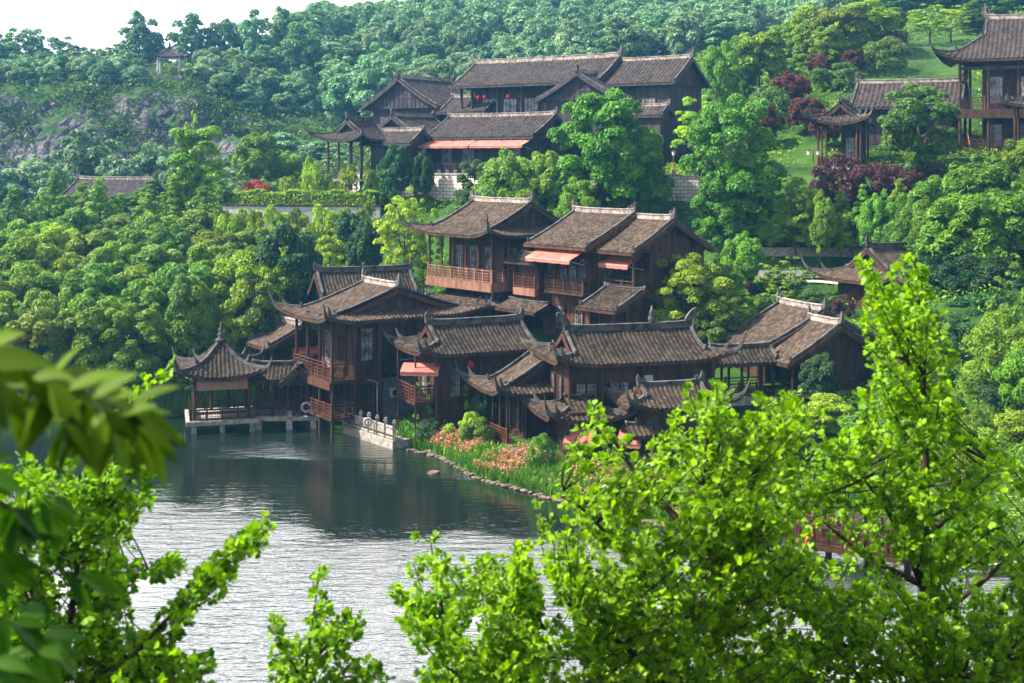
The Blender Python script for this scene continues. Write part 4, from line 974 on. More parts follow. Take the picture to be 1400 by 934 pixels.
kind('tall', 'slender', 1.6, 6.8, 60, (.3,.55), 12000, .15, 1, seed=6, rz=3.1, inner=.3, flat=.6, trunk=.11, asym=.15)
kind('cone', 'feather', 1.5, 6.5, 75, (.22,.42), 7500, .13, 3, seed=7, rz=3.1, inner=.3, flat=.55, trunk=.09, shape='cone', fill=.35, el=1.9)
kind('bush', 'camphor', 1.1, 1.7, 22, (.25,.42), 3000, .11, 2, seed=8, rz=.9, inner=.5, trunk=.04)
kind('sapling', 'feather', .9, 3.6, 26, (.14,.3), 1500, .13, 2, seed=9, rz=1.6, inner=.2, flat=.5, trunk=.04, fill=.5)
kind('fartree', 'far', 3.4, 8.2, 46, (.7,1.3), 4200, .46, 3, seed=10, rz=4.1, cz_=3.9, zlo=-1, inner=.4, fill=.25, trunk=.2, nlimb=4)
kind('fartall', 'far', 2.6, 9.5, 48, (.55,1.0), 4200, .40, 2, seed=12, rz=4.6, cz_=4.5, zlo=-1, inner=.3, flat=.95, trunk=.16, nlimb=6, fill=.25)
recolor('great', 'broad', 'great'); recolor('dark', 'camphor', 'dark'); recolor('darksoft', 'soft', 'dark'); recolor('olivesoft', 'broad', 'olive'); recolor('limebroad', 'broad', 'lime'); recolor('ballgreen', 'ball', 'broad')
recolor('maple', 'soft', 'red'); recolor('purplebush', 'bush', 'purple'); recolor('balldark', 'ball', 'purple'); recolor('crimsonbush', 'bush', 'crimson')
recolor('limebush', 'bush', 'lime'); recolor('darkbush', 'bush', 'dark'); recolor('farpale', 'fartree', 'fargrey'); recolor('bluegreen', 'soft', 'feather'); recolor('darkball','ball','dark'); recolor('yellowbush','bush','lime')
recolor('feathercamphor', 'camphor', 'feather')
TREE_POS = []
def plant(kd, px, top, D, wpx, label, name='tree', cat='tree', group=None, zb=None, single=False):
    x, y = PZ(px, D); g = gz(x, y) if zb is None else zb
    ht = max(CH-(top-HY)*D/F-g, .5); r_ = wpx/2*D/F
    me, tm, R_, H_ = KIND[kd][len(TREE_POS) % len(KIND[kd])]; TREE_POS.append((x, y, r_))
    o = empty(name, (x, y, g-.05), rnd.uniform(0, 6.28), label, cat, group)
    S = (r_/R_, r_/R_, ht/H_)
    if tm: link('trunk', tm, o, sc_=S)
    link('crown', me, o, sc_=S); return o

# ---- the wood of round crowned trees on the left shore
G1 = 'round crowned trees of the lakeside wood'; l1 = 'round crowned bright green tree packed into the lakeside wood on the left'
def row(D, x0, x1, step, topf, w_, kd='camphor', lab=l1, grp=G1, jit=9):
    px = x0
    while px < x1:
        plant(rnd.choice([kd, kd, kd, 'feathercamphor', 'broad', 'limebroad' if rnd.random() < .3 else kd]) if kd == 'camphor' else kd, px+rnd.uniform(-8,8), topf(px)+rnd.uniform(-jit,jit), D+rnd.uniform(-1.4,1.4), w_*rnd.uniform(.9,1.2), lab, group=grp); px += step*rnd.uniform(.85,1.15)
row(83.5, -20, 225, 62, lambda p: 415+max(0,p-150)*.15, 88)
row(86.5, 0, 390, 62, lambda p: 392 if p < 220 else 366, 88)
row(91, -25, 400, 60, lambda p: 358-max(0,p-230)*.12, 88)
row(97, -10, 400, 58, lambda p: 330, 80)
row(104, -30, 430, 56, lambda p: 308, 76)
row(111, -20, 330, 60, lambda p: 290, 74, 'feathercamphor')
G2 = 'feathery light green trees behind the lakeside wood'
row(115, 20, 330, 33, lambda p: 252, 50, 'cone', 'slender feathery light green tree rising behind the lakeside wood', G2, 16)
for px, top, w_ in ((75,232,50),(115,235,52),(205,240,52),(235,228,48)): plant('cone', px, top, 118, w_, 'slender feathery light green tree rising behind the lakeside wood', group=G2)
plant('dark', 395, 308, 92, 92, 'dark evergreen tree between the lakeside wood and the back house')
plant('dark', 352, 372, 86, 70, 'dark shaded tree behind the lake pavilion roof'); plant('darksoft', 420, 350, 93, 60, 'dark narrow tree left of the back house gable')
plant('tall', 271, 146, 118, 80, 'tall lone tree with dense tiered crown above the lakeside wood', name='lone_tree')
plant('loose', 262, 140, 118.5, 26, 'thin yellow green shoot rising over the tall lone tree')
plant('bluegreen', 352, 180, 133, 66, 'mid green tree behind the red leaved shrub on the upper terrace'); plant('bluegreen', 385, 205, 136, 60, 'blue green tree right of the mid green terrace tree')
plant('loose', 552, 246, 96, 78, 'bright willowy lime tree left of the terrace houses', name='lime_tree'); plant('loose', 578, 262, 97.5, 55, 'small willowy tree touching the leftmost terrace house roof')
plant('loose', 450, 306, 97, 56, 'small lime green tree on the lawn above the back house'); plant('dark', 480, 285, 102, 60, 'dark green tree in front of the garden wall')
plant('darksoft', 500, 300, 100, 50, 'dark slim tree left of the willowy lime tree')
for px in range(300, 520, 17): plant('limebush' if px % 3 else 'bush', px, 280+(px*7) % 9, 109, 44, 'yellow green bamboo clump in front of the white garden wall', 'bamboo_clump', 'bamboo', 'bamboo clumps below the garden wall')
plant('great', 822, 110, 104.5, 150, 'huge bright green tree in front of the upper terrace houses', name='great_tree')
plant('great', 872, 168, 104, 92, 'dense right hand companion of the huge bright green tree')
plant('limebroad', 792, 235, 102, 62, 'lime green tree under the left side of the huge tree')
plant('bluegreen', 690, 205, 106, 92, 'spreading fine leaved tree left of the huge bright tree'); plant('bluegreen', 745, 205, 106, 80, 'fine leaved tree tucked against the huge bright tree')
plant('olivesoft', 650, 215, 108, 62, 'olive green tree in front of the salmon awnings'); plant('bush', 712, 250, 101, 60, 'low green thicket behind the leftmost terrace roof', 'shrub', 'shrub')
plant('great', 1006, 124, 99, 128, 'big bright tree with visible fork right of the stone retaining wall', name='great_tree')
plant('great', 985, 230, 98, 80, 'lower leafy tree beneath the big forked tree'); plant('loose', 951, 122, 112, 72, 'small flat topped lime tree beside the plank gable wing')
plant('dark', 540, 192, 116, 50, 'dark evergreen shrub tree beside the corner pavilion'); plant('darksoft', 578, 205, 115, 32, 'slim dark tree left of the salmon awnings')
for i, (px, top) in enumerate(((400,236),(428,226),(452,232),(478,228),(503,226),(528,238))): plant('limebush' if i % 2 else 'bush', px, top, 119.5, 42, 'light green rounded shrub along the upper terrace edge', 'shrub', 'shrub', 'shrubs along the upper terrace edge')
plant('limebush', 425, 209, 126, 26, 'yellow topped shrub behind the terrace edge shrubs', 'shrub', 'shrub')
plant('crimsonbush', 346, 247, 121, 52, 'low crimson leaved shrub behind the long clipped hedge', 'red_shrub', 'shrub')
for px, top in ((108,250),(135,256),(165,262),(190,252),(95,262),(122,268),(150,274),(178,266),(205,262),(225,255)): plant('cone', px, top, 121, 44, 'slender feathery light green tree rising behind the lakeside wood', group=G2)
# ---- far trees at the foot of the cliff
for px, top, D, w_, kd in ((122,170,160,96,'fartree'),(38,210,158,84,'farpale'),(207,186,162,62,'fartree'),(238,200,160,50,'farpale'),(165,205,156,60,'farpale'),(0,225,156,70,'fartree'),(80,222,152,56,'fartree'),(395,176,165,90,'fartree'),(440,190,160,70,'fartree'),(330,200,158,60,'fartree'),(300,222,150,60,'farpale'),(-30,200,165,70,'fartree'),(470,205,150,60,'fartree')):
    plant(kd, px, top, D, w_, 'hazy pale green tree at the foot of the grey cliff', group='trees at the foot of the cliff')
# ---- garden hill on the right
B1 = 'clipped evergreen dome shrubs of the garden hill'
for kd, px, top, D, w_, lb in (('ball',1147,82,130,70,'large clipped olive dome below the left end of the lawn'),('ball',1211,46,138,68,'large olive dome shrub at the left edge of the sloping lawn'),('ballgreen',1093,70,142,46,'small green dome between the maples'),
        ('ball',1052,114,124,64,'low wide dome shrub above the big forked tree'),('ballgreen',1215,28,155,52,'green dome behind the biggest olive dome')): plant(kd, px, top, D, w_, lb, 'dome_shrub', 'shrub')
for i, (kd, px, top, D, w_) in enumerate((('camphor',1038,38,137,78),('broad',985,52,130,62),('camphor',1105,10,147,70),('camphor',1148,4,143,84),('camphor',1185,-4,152,90),('broad',1075,28,150,60),('broad',1010,42,142,56),('camphor',1205,8,160,70),('broad',1130,30,138,56))):
    plant(kd, px, top, D, w_, 'bright round tree in the belt along the top of the garden hill', group='bright trees along the top of the garden hill')
plant('limebush', 1150, 52, 150, 60, 'pale lime bush between the hilltop trees and the olive dome', 'shrub', 'shrub'); plant('limebush', 1185, 62, 147, 50, 'small lime bush beside the olive dome', 'shrub', 'shrub')
plant('loose', 1272, 2, 160, 62, 'airy yellow green tree with whitewashed stem on the sloping lawn'); plant('loose', 1300, 5, 163, 60, 'airy lime tree behind the mansion roof corner')
for px, top, D, w_ in ((1345,-10,168,76),(1235,-25,190,80),(1295,-35,195,80),(1400,-30,185,90),(1190,-30,200,70),(1360,-40,205,90)): plant('olivesoft' if px != 1235 else 'dark', px, top, D, w_, 'dark green tree behind the mansion at the top right', group='dark trees at the top right')
for i, (px, top, D, w_) in enumerate(((1120,70,137,38),(1166,66,136,38),(1076,98,126,62),(1102,132,119,56),(1222,42,150,40),(1040,140,118,50),(1130,150,114,46))): plant('maple', px, top, D, w_, 'dark red leaved maple on the garden hill', 'maple_tree', 'tree', 'red maples of the garden hill')
o = plant('olivesoft', 1256, 106, 102.5, 112, 'olive tree flecked with yellow leaves in front of the garden hall', 'flecked_tree')
for px, top, w_ in ((1150,212,72),(1190,218,70),(1125,225,52),(1230,222,60),(1270,228,50)): plant('purplebush', px, top, 101.5, w_, 'dark purple shrub below the porch pavilion', 'purple_shrub', 'shrub', 'purple shrubs below the porch pavilion')
plant('crimsonbush', 1173, 222, 102.5, 24, 'small crimson shrub before the porch pavilion steps', 'red_shrub', 'shrub')
for px, top, D, w_ in ((1088,235,97,60),(1062,262,98,50),(1120,262,96,46),(1150,255,98,44),(1180,250,99,40),(1228,228,97,38),(1205,262,95,60),(1245,262,93,50),(1165,285,97,60),(1110,290,98,60),(1060,300,98,56)):
    plant('cone' if top < 262 else 'bluegreen', px, top, D, w_, 'light green feathery young tree on the slope above the garden road', group='young trees above the garden road')
for px, top, D, w_ in ((1290,238,92,100),(1345,212,92,120),(1398,188,92,110),(1262,272,89,80),(1322,262,86,130),(1400,250,86,130),(1235,300,90,70),(1440,220,90,100)): plant('soft', px, top, D, w_, 'soft bright green tree in the thicket at the right edge', zb=gz(*PZ(px, D))-1.2, group='soft green trees at the right edge')
for px, top, D, w_ in ((1265,340,86,90),(1300,350,84,110),(1350,345,83,120),(1400,370,82,110),(1255,420,78,90),(1300,430,77,110),(1340,460,75,80),(1230,470,74,80),(1290,500,71,80),(1385,400,82,100),(1345,400,80,100),(1410,400,82,90)): plant('darksoft', px, top, D, w_, 'dark shaded tree below the soft green thicket', zb=gz(*PZ(px, D))-2.2, group='dark trees below the thicket')
plant('sapling', 1376, 330, 72, 50, 'bright feathery sapling in front of the dark right trees', 'sapling')
plant('ballgreen', 1366, 412, 67, 96, 'large olive dome shrub at the right edge of the photo', 'dome_shrub', 'shrub'); plant('ballgreen', 1398, 470, 63, 66, 'bright green dome shrub touching the right edge', 'dome_shrub', 'shrub')
plant('limebroad', 936, 342, 81, 118, 'bright spreading tree beside the dark plank gable', 'spreading_tree'); plant('broad', 985, 350, 83, 60, 'green tree behind the bright spreading tree'); plant('bluegreen', 1015, 318, 90, 62, 'fine leaved tree above the bright spreading tree')
plant('loose', 1088, 232, 99, 56, 'thin light tree on the slope under the maples')
plant('olivesoft', 985, 398, 79.5, 72, 'olive fruit tree behind the lattice hall roof'); plant('loose', 1010, 385, 82, 50, 'yellowish loose tree above the link roof')
for px, top, D in ((1050,352,87),(1080,345,88),(1098,362,87),(1065,372,85)): plant('sapling', px, top, D, 42, 'thin light green sapling on the grass slope', 'sapling', 'tree', 'saplings on the grass slope')
for px, top, D, w_ in ((1022,376,89,26),(1056,374,89.5,34),(1153,400,84.5,32)): plant('balldark', px, top, D, w_, {1022:'small dark purple dome nearest the fine leaved tree',1056:'dark purple dome beside the garden road',1153:'purple dome between road house and pale ridged gables'}[px], 'dome_shrub', 'shrub')
for px, top, D in ((1110,392,86),(1135,395,86),(1040,400,85),(1090,412,83)): plant('ball', px, top, D, 34, 'low green mound shrub on the grass slope behind the gables', 'shrub', 'shrub', 'mound shrubs on the grass slope')
# ---- shrubs by the flower bank
for kd, px, top, D, w_, lb in (('darkball',589,568,72.3,40,'dark round shrub beside the stone fence'),('ballgreen',652,566,70,46,'round green shrub at the middle of the flower bank'),('limebush',645,560,71.4,34,'lime green shrub behind the round one on the bank'),
     ('limebush',617,578,71.6,26,'small yellow green shrub on the flower bank'),('darkbush',662,530,72.5,44,'dark leafy shrub below the veranda wing'),('bush',640,520,73.6,26,'narrow upright shrub against the brick base'),
     ('ballgreen',741,588,64.5,38,'round shrub in front of the left skirt roof'),('sapling',580,512,73.2,30,'leaning bamboo spray at the balcony house')): plant(kd, px, top, D, w_, lb, 'shrub', 'shrub')
for kd, px, top, D, w_ in (('camphor',1128,540,67.5,96),('bluegreen',1185,560,66,90),('camphor',1075,575,65,80),('dark',1230,580,67,80),('dark',1120,480,71,60)): plant(kd, px, top, D, w_, 'leafy green tree between the stepped gables and the ginkgo', group='trees below the stepped gables')
for px, D, w_ in ((1180,61.5,60),(1215,63,60),(1140,61,50),(1290,64,70),(1340,66,60),(1100,58,40),(1250,60,50),(1330,60,60)):
    x, y = PZ(px, D); g = gz(x, y); t_ = HY+(CH-g-1.3)*F/D; plant('bush', px, t_, D, w_, 'low green shrub on the bank behind the wooden footbridge', 'shrub', 'shrub', 'shrubs behind the footbridge')
# ---- cliff top and far hill
rg = np.random.default_rng(3)
LR = 'tall hazy tree on the ridge above the cliff'
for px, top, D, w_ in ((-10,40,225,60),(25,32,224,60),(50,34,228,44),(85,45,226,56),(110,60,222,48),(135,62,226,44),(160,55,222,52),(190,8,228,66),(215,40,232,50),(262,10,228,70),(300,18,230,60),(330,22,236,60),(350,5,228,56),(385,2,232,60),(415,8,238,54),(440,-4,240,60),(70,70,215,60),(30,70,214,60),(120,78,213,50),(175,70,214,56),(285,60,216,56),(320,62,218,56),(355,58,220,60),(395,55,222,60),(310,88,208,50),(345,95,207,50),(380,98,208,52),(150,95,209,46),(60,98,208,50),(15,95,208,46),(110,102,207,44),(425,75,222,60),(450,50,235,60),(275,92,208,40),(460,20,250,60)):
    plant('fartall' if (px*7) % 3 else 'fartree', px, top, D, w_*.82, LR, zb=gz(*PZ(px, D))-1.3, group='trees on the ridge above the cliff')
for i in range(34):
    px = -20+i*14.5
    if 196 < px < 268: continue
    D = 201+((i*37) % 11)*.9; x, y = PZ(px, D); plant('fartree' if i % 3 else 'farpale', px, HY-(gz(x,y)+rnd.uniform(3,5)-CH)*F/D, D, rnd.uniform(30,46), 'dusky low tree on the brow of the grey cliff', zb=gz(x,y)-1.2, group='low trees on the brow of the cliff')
for px, D in ((1330,62),(1360,64),(1395,60),(1290,66),(1310,58),(1405,66),(1270,68),(1345,72),(1300,73),(1250,72)):
    x, y = PZ(px, D); plant('bush' if px % 4 else 'darkbush', px, HY+(CH-gz(x,y)-rnd.uniform(1,1.8))*F/D, D, rnd.uniform(46,70), 'rounded shrub on the grassy slope at the lower right', 'shrub', 'shrub', 'shrubs on the lower right slope')
# far hillside: the nearest as single trees, the rest one wooded mass
pts = []
tries = 0
while len(pts) < 640 and tries < 60000:
    tries += 1; D = rg.uniform(196, 372); px = rg.uniform(395, 1420)
    if px < 470 and D < 215: continue
    x, y = PZ(px, D); z_ = gz(x, y)
    if px > 1000 and D < 225 or px > 1150 and D < 240: continue
    sp = 5.6 if D < 280 else 6.6
    if any((x-a)**2+(y-b_)**2 < sp*sp for a, b_, *_ in pts): continue
    yy = HY-(z_+8-CH)*F/D
    if yy < -60 or yy > 190: continue
    pts.append((x, y, z_, D, px))
pts.sort(key=lambda p: p[3]); print('hill trees', len(pts))
LH = 'hazy green tree in the forest covering the far hillside'
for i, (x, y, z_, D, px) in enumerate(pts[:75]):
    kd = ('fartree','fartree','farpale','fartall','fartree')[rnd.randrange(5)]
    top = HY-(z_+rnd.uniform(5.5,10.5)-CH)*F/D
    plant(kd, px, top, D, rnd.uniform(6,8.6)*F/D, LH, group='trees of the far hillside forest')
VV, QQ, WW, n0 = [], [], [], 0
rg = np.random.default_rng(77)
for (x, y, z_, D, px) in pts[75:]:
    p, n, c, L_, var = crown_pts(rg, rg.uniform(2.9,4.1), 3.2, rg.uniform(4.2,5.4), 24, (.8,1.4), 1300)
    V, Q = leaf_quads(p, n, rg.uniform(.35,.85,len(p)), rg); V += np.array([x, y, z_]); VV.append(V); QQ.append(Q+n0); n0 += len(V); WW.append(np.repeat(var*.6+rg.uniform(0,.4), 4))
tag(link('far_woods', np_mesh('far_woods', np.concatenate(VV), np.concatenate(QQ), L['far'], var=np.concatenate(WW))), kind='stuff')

# ---- undergrowth
def scatter(n, xr_, yr_, test, per, spread, size, mat, name, seed, lift=.25, el=1.6):
    rg = np.random.default_rng(seed); x = rg.uniform(*xr_, n); y = rg.uniform(*yr_, n)
    px = 700+x*F/y; k = test(px, y); x, y = x[k], y[k]; z_ = hz(x, y); k = z_ > .55; x, y, z_ = x[k], y[k], z_[k]
    m_ = len(x); c = np.stack([x, y, z_], 1)
    p = np.repeat(c, per, 0)+rg.normal(0, 1, (m_*per, 3))*np.array([spread, spread, spread*.55]); p[:,2] += lift
    nn = unit(rg.normal(0, .7, p.shape)+np.array([0,0,1.])); V, Q = leaf_quads(p, nn, rg.uniform(size*.5, size*1.3, len(p)), rg, el)
    var = np.repeat(np.repeat(rg.uniform(0,.5,m_), per)+rg.uniform(0,.5,m_*per), 4)
    return tag(link(name, np_mesh(name, V, Q, L[mat], var=var)), kind='stuff')
lawn = lambda px, D: ((px > 1165) & (px < 1330) & (D > 118) & (D < 168)) | ((px > 190) & (px < 345) & (D < 85)) | ((px > 1150) & (px < 1240) & (D < 64)) | ((px > 1040) & (px < 1150) & (D > 80) & (D < 97)) | ((px > 430) & (px < 540) & (D > 94) & (D < 110)) | ((px > 900) & (px < 960) & (D > 110) & (D < 130)) | ((px > 1090) & (px < 1130) & (D > 103) & (D < 118))
scatter(7000, (-62,62), (80,128), lambda px, D: ~lawn(px, D) & ((px < 380) | (px > 960) | (D > 98)) & ~((px > 380) & (px < 960) & (D > np.where(px < 620, 116, 110.5))), 12, .45, .22, 'camphor', 'undergrowth', 21)
scatter(2500, (-10,62), (57,82), lambda px, D: (px > 1050) & ~lawn(px, D), 12, .4, .17, 'broad', 'bank_undergrowth', 22)
scatter(11000, (-120,10), (128,262), lambda px, D: (D < 188) | ((D > 196)), 12, .8, .5, 'olive', 'hillside_scrub', 23, .5)
scatter(2600, (-100,-30), (187,200), lambda px, D: (vnoise((px+900)*.03, D*.5, 1., 9) > .5), 14, .6, .42, 'olive', 'cliff_scrub', 24, .4)
scatter(4200, (20,110), (128,262), lambda px, D: ~lawn(px, D), 12, .8, .42, 'broad', 'garden_undergrowth', 25, .4)
# short grass on the lawns
scatter(9000, (20,62), (115,172), lambda px, D: lawn(px, D) & (px > 1165), 6, .5, .07, 'broad', 'lawn_grass', 26, .02, 2.2)
scatter(9000, (-32,45), (80,98), lambda px, D: lawn(px, D), 5, .35, .1, 'broad', 'bank_grass', 27, .03, 2.5)

scatter(9000, (14,42), (51,76), lambda px, D: (px > 1130) & (px < 1480), 6, .3, .10, 'lime', 'slope_grass', 28, .04, 2.6)
# ------------------------------------------------------------------ walls, road, bank, bridge, lamps
def follow(pts, n):
    out = []
    for (p, q) in zip(pts[:-1], pts[1:]):
        for i in range(n): out.append((p[0]+(q[0]-p[0])*i/n, p[1]+(q[1]-p[1])*i/n))
    out.append(pts[-1]); return out
m, t, b = newmat('block_stone'); b.inputs['Roughness'].default_value = .9
tc = N(t, 'ShaderNodeTexCoord'); br = N(t, 'ShaderNodeTexBrick'); br.inputs['Color1'].default_value = (.48,.41,.36,1); br.inputs['Color2'].default_value = (.62,.55,.49,1); br.inputs['Mortar'].default_value = (.12,.10,.09,1)
br.inputs['Scale'].default_value = 1; br.inputs['Brick Width'].default_value = .62; br.inputs['Row Height'].default_value = .3; br.inputs['Mortar Size'].default_value = .025
mp = N(t, 'ShaderNodeMapping'); mp.inputs['Rotation'].default_value = (R(-90), 0, 0); t.links.new(tc.outputs['Object'], mp.inputs[0]); t.links.new(mp.outputs[0], br.inputs[0]); t.links.new(br.outputs[0], b.inputs['Base Color'])
M['block'] = m
def block_wall(pts, z0, z1, th, label, name='retaining_wall', cap=True, mat='block', capmat='stone'):
    root = empty(name, (pts[0][0], pts[0][1], z0), 0, label, 'wall'); o_ = Vector((pts[0][0], pts[0][1], z0))
    bd = MB(); cp_ = MB()
    bd.sweep([Vector((x, y, (z0+z1)/2))-o_ for x, y in pts], th, z1-z0); bd.build('wall_face', M[mat], root)
    if cap: cp_.sweep([Vector((x, y, z1+.07))-o_ for x, y in pts], th+.14, .14); cp_.build('coping', M[capmat], root)
    return root
tw = [PZ(px, D-.6) for px, D in TER]
r_ = block_wall(tw, 10.6, 14.45, .5, 'pale block retaining wall holding up the upper terrace')
mb = MB(); o_ = Vector((tw[0][0], tw[0][1], 10.6))
for (p, q) in zip(tw[:-1], tw[1:]):
    n = int(math.dist(p, q)/.9)
    for i in range(n): x = p[0]+(q[0]-p[0])*i/n; y = p[1]+(q[1]-p[1])*i/n; mb.cbox(x-o_.x, y-o_.y, 14.6-o_.z, .3, .3, .3)
mb.build('parapet', M['stone'], r_)
gw = [PZ(px, D) for px, D in ((296,113.5),(360,112.5),(430,112),(520,111))]
block_wall(gw, 9.6, 11.8, .35, 'white garden wall with tiled coping below the long clipped hedge', 'garden_wall', True, 'white', 'tile')
block_wall([PZ(px, 97.8) for px in (985,1040,1090,1140,1190)], 7.2, 9.3, .5, 'rough pale cut bank wall behind the garden road', 'bank_wall', False, 'stone')
# hedge
def leaf_strip(name, pts, wd, z0, z1, n, size, mat, label, cat, seed=31):
    rg = np.random.default_rng(seed); fl = follow(pts, 10); seg = rg.integers(0, len(fl)-1, n); f = rg.random(n)
    A_ = np.array(fl); p = A_[seg]*(1-f[:,None])+A_[seg+1]*f[:,None]; s_ = rg.choice([0,1,2], n, p=[.5,.3,.2]); off = rg.uniform(-wd/2, wd/2, n); z_ = rg.uniform(z0, z1, n)
    dr = unit(A_[seg+1]-A_[seg]); nr = np.stack([-dr[:,1], dr[:,0]], 1)
    z_ = np.where(s_ == 0, z1+.18*np.sin(seg*.9+f*.9)+.10*np.sin(seg*2.3), z_); off = np.where(s_ == 1, -wd/2, off); off = np.where(s_ == 2, wd/2, off)
    q = np.concatenate([p+nr*off[:,None], z_[:,None]], 1)+rg.normal(0, .05, (n,3))
    nn = np.where((s_ == 0)[:,None], [[0,0,1.]], np.concatenate([nr*np.sign(off+1e-6)[:,None], np.zeros((n,1))], 1)); nn = unit(nn+rg.normal(0,.4,nn.shape))
    V, Q = leaf_quads(q, nn, rg.uniform(size*.6, size*1.3, n), rg); var = np.repeat(rg.random(n), 4)
    o = link(name, np_mesh(name, V, Q, L[mat], var=var)); core = MB().sweep([(x, y, (z0+z1)/2) for x, y in fl], wd*.9, (z1-z0)*.92).build('hedge_core', L['dark'], o)
    return tag(o, label, cat)
leaf_strip('hedge', [PZ(px, D) for px, D in ((290,116.5),(360,115),(440,114),(515,113))], 1.3, 11.0, 12.9, 9000, .2, 'lime', 'long clipped bright hedge above the white garden wall', 'hedge')
leaf_strip('hedge', [PZ(915,113.4), PZ(935,112), PZ(955,111)], .8, 14.4, 15.2, 1500, .15, 'lime', 'short sloping yellow hedge above the retaining wall near the lamp', 'hedge', 32)
# garden road and paths laid on the ground
def ribbon(name, pts, wd, mat, up=.05, n=14):
    fl = follow(pts, n); V = []; Q = []
    for i, (x, y) in enumerate(fl):
        a = Vector(fl[max(i-1,0)]); c = Vector(fl[min(i+1,len(fl)-1)]); d_ = (c-a).normalized(); nx_, ny_ = -d_.y, d_.x
        for k in range(5): u = (k/4-.5)*wd; V.append((x+nx_*u, y+ny_*u, gz(x+nx_*u, y+ny_*u)+up))
    for i in range(len(fl)-1):
        for k in range(4): Q.append((i*5+k, i*5+k+1, i*5+k+6, i*5+k+5))
    o = link(name, np_mesh(name, np.array(V), np.array(Q), mat)); return tag(o, kind='structure')
M['road'] = simple('asphalt', (.10,.095,.10), (.16,.15,.155), 3, .9, bump=.2)
M['pave'] = simple('pale_paving', (.30,.27,.24), (.42,.39,.35), 3, .9, bump=.2)
ribbon('garden_road', [PZ(940,93.5), PZ(1040,93.4), PZ(1110,93.6), PZ(1180,93.8), PZ(1260,95)], 3.0, M['road'], .16)
ribbon('garden_path', [PZ(1060,91.4), PZ(1120,91.2), PZ(1150,90.8)], .7, M['pave'], .12)
ribbon('terrace_lawn_path', [PZ(430,101), PZ(480,100), PZ(530,99)], 1.2, M['pave'], .1)
# stone terrace and fence beside the waterside house
st = empty('stone_terrace', (0,0,0), 0, 'stone quay with pale carved fence posts at the foot of the waterside house', 'quay')
a0 = Vector((*PZ(468, 76.4), 0)); a1 = Vector((*PZ(537, 71.9), 0)); dv_ = (a1-a0).normalized(); nv_ = Vector((-dv_.y, dv_.x, 0))
st.location = a0
q = [Vector((0,0,0)), a1-a0, a1-a0+nv_*3.2, nv_*3.2]
MB().add([(p.x, p.y, zz) for zz in (-.9, .48) for p in q], [(0,3,2,1),(4,5,6,7),(0,1,5,4),(1,2,6,5),(2,3,7,6),(3,0,4,7)]).build('quay', M['stone'], st)
Lq = (a1-a0).length; nps = 7
for i in range(nps):
    c = dv_*(.1+(Lq-.2)*i/(nps-1))+nv_*.15
    MB().cbox(c.x, c.y, .48, .17, .17, .95).cbox(c.x, c.y, 1.43, .22, .22, .06).cbox(c.x, c.y, 1.49, .14, .14, .12).build('fence_post', M['stone'], st)
    if i < nps-1:
        c2 = dv_*(.1+(Lq-.2)*(i+1)/(nps-1))+nv_*.15; pm = MB(); Zv = Vector((0,0,1))
        pm.sweep([c+Zv*1.18, c2+Zv*1.18], .1, .1); pm.sweep([c+Zv*.92, c2+Zv*.92], .07, .34); pm.sweep([c+Zv*.58, c2+Zv*.58], .1, .1)
        for k in (.33,.66): cc = c.lerp(c2, k); pm.cbox(cc.x, cc.y, .6, .06, .06, .6)
        pm.build('fence_panel', M['stone'], st)
life_ring(503, 577, 73.7, 'white life ring hanging on the pale stone fence', 'white', .2)
life_ring(828, 673, 60.2, 'pale life ring half hidden by ginkgo leaves at the flower bank', 'white', .26)
# second set of pale posts by the veranda wing
pf = empty('post_row', (*PZ(700, 66.3), .5), 0, 'short row of pale stone posts at the steps below the veranda wing', 'posts')
for i in range(5): 
    x_ = -.2+.28*i; MB().cbox(x_, -.42*i, -.2, .15, .15, 1.0).cbox(x_, -.42*i, .8, .11, .11, .1).build('fence_post', M['stone'], pf)
# flower bank
shore = [PZ(px, D) for px, D in SH]
def shore_pt(px):
    for (p0, D0), (p1, D1) in zip(SH[:-1], SH[1:]):
        if p0 <= px <= p1: return PZ(px, D0+(D1-D0)*(px-p0)/(p1-p0))
    return PZ(px, 52)
rg = np.random.default_rng(41)
def bank(n, x0, x1, depth, hgt, wdt, matb, seed, flowers=0):
    rg = np.random.default_rng(seed); px = rg.uniform(x0, x1, n); c = np.array([shore_pt(p) for p in px]); dd = rg.uniform(-.1, 1, n)*depth(px)
    x = c[:,0]+dd*.10; y = c[:,1]+dd; z_ = np.maximum(hz(x, y), .1)
    return x, y, z_
n = 15000; dpt = lambda p: np.where(p < 600, 1.3, np.where(p < 700, 2.2, 2.8))
x, y, z_ = bank(n, 543, 1010, dpt, .6, .06, 0, 42)
h_ = rg.uniform(.3,.75,n); an = rg.uniform(0,2*pi,n); ln = rg.uniform(.08,.4,n); wv = rg.uniform(.03,.06,n)
dx, dy = np.cos(an), np.sin(an); sx_, sy_ = -dy*wv, dx*wv
b0 = np.stack([x, y, z_-.05], 1); S_ = np.stack([sx_, sy_, 0*wv], 1); m1 = b0+np.stack([dx*ln*.35, dy*ln*.35, h_*.6], 1); t1 = b0+np.stack([dx*ln, dy*ln, h_], 1)
V = np.stack([b0-S_, b0+S_, m1+S_*.9, m1-S_*.9, t1+S_*.15, t1-S_*.15], 1).reshape(-1,3); i = np.arange(n)*6
Q = np.concatenate([np.stack([i, i+1, i+2, i+3], 1), np.stack([i+3, i+2, i+4, i+5], 1)]); var = np.repeat(rg.random(n), 6)
tag(link('flower_bed_leaves', np_mesh('flower_bed_leaves', V, Q, L['blade'], var=var)), kind='stuff')
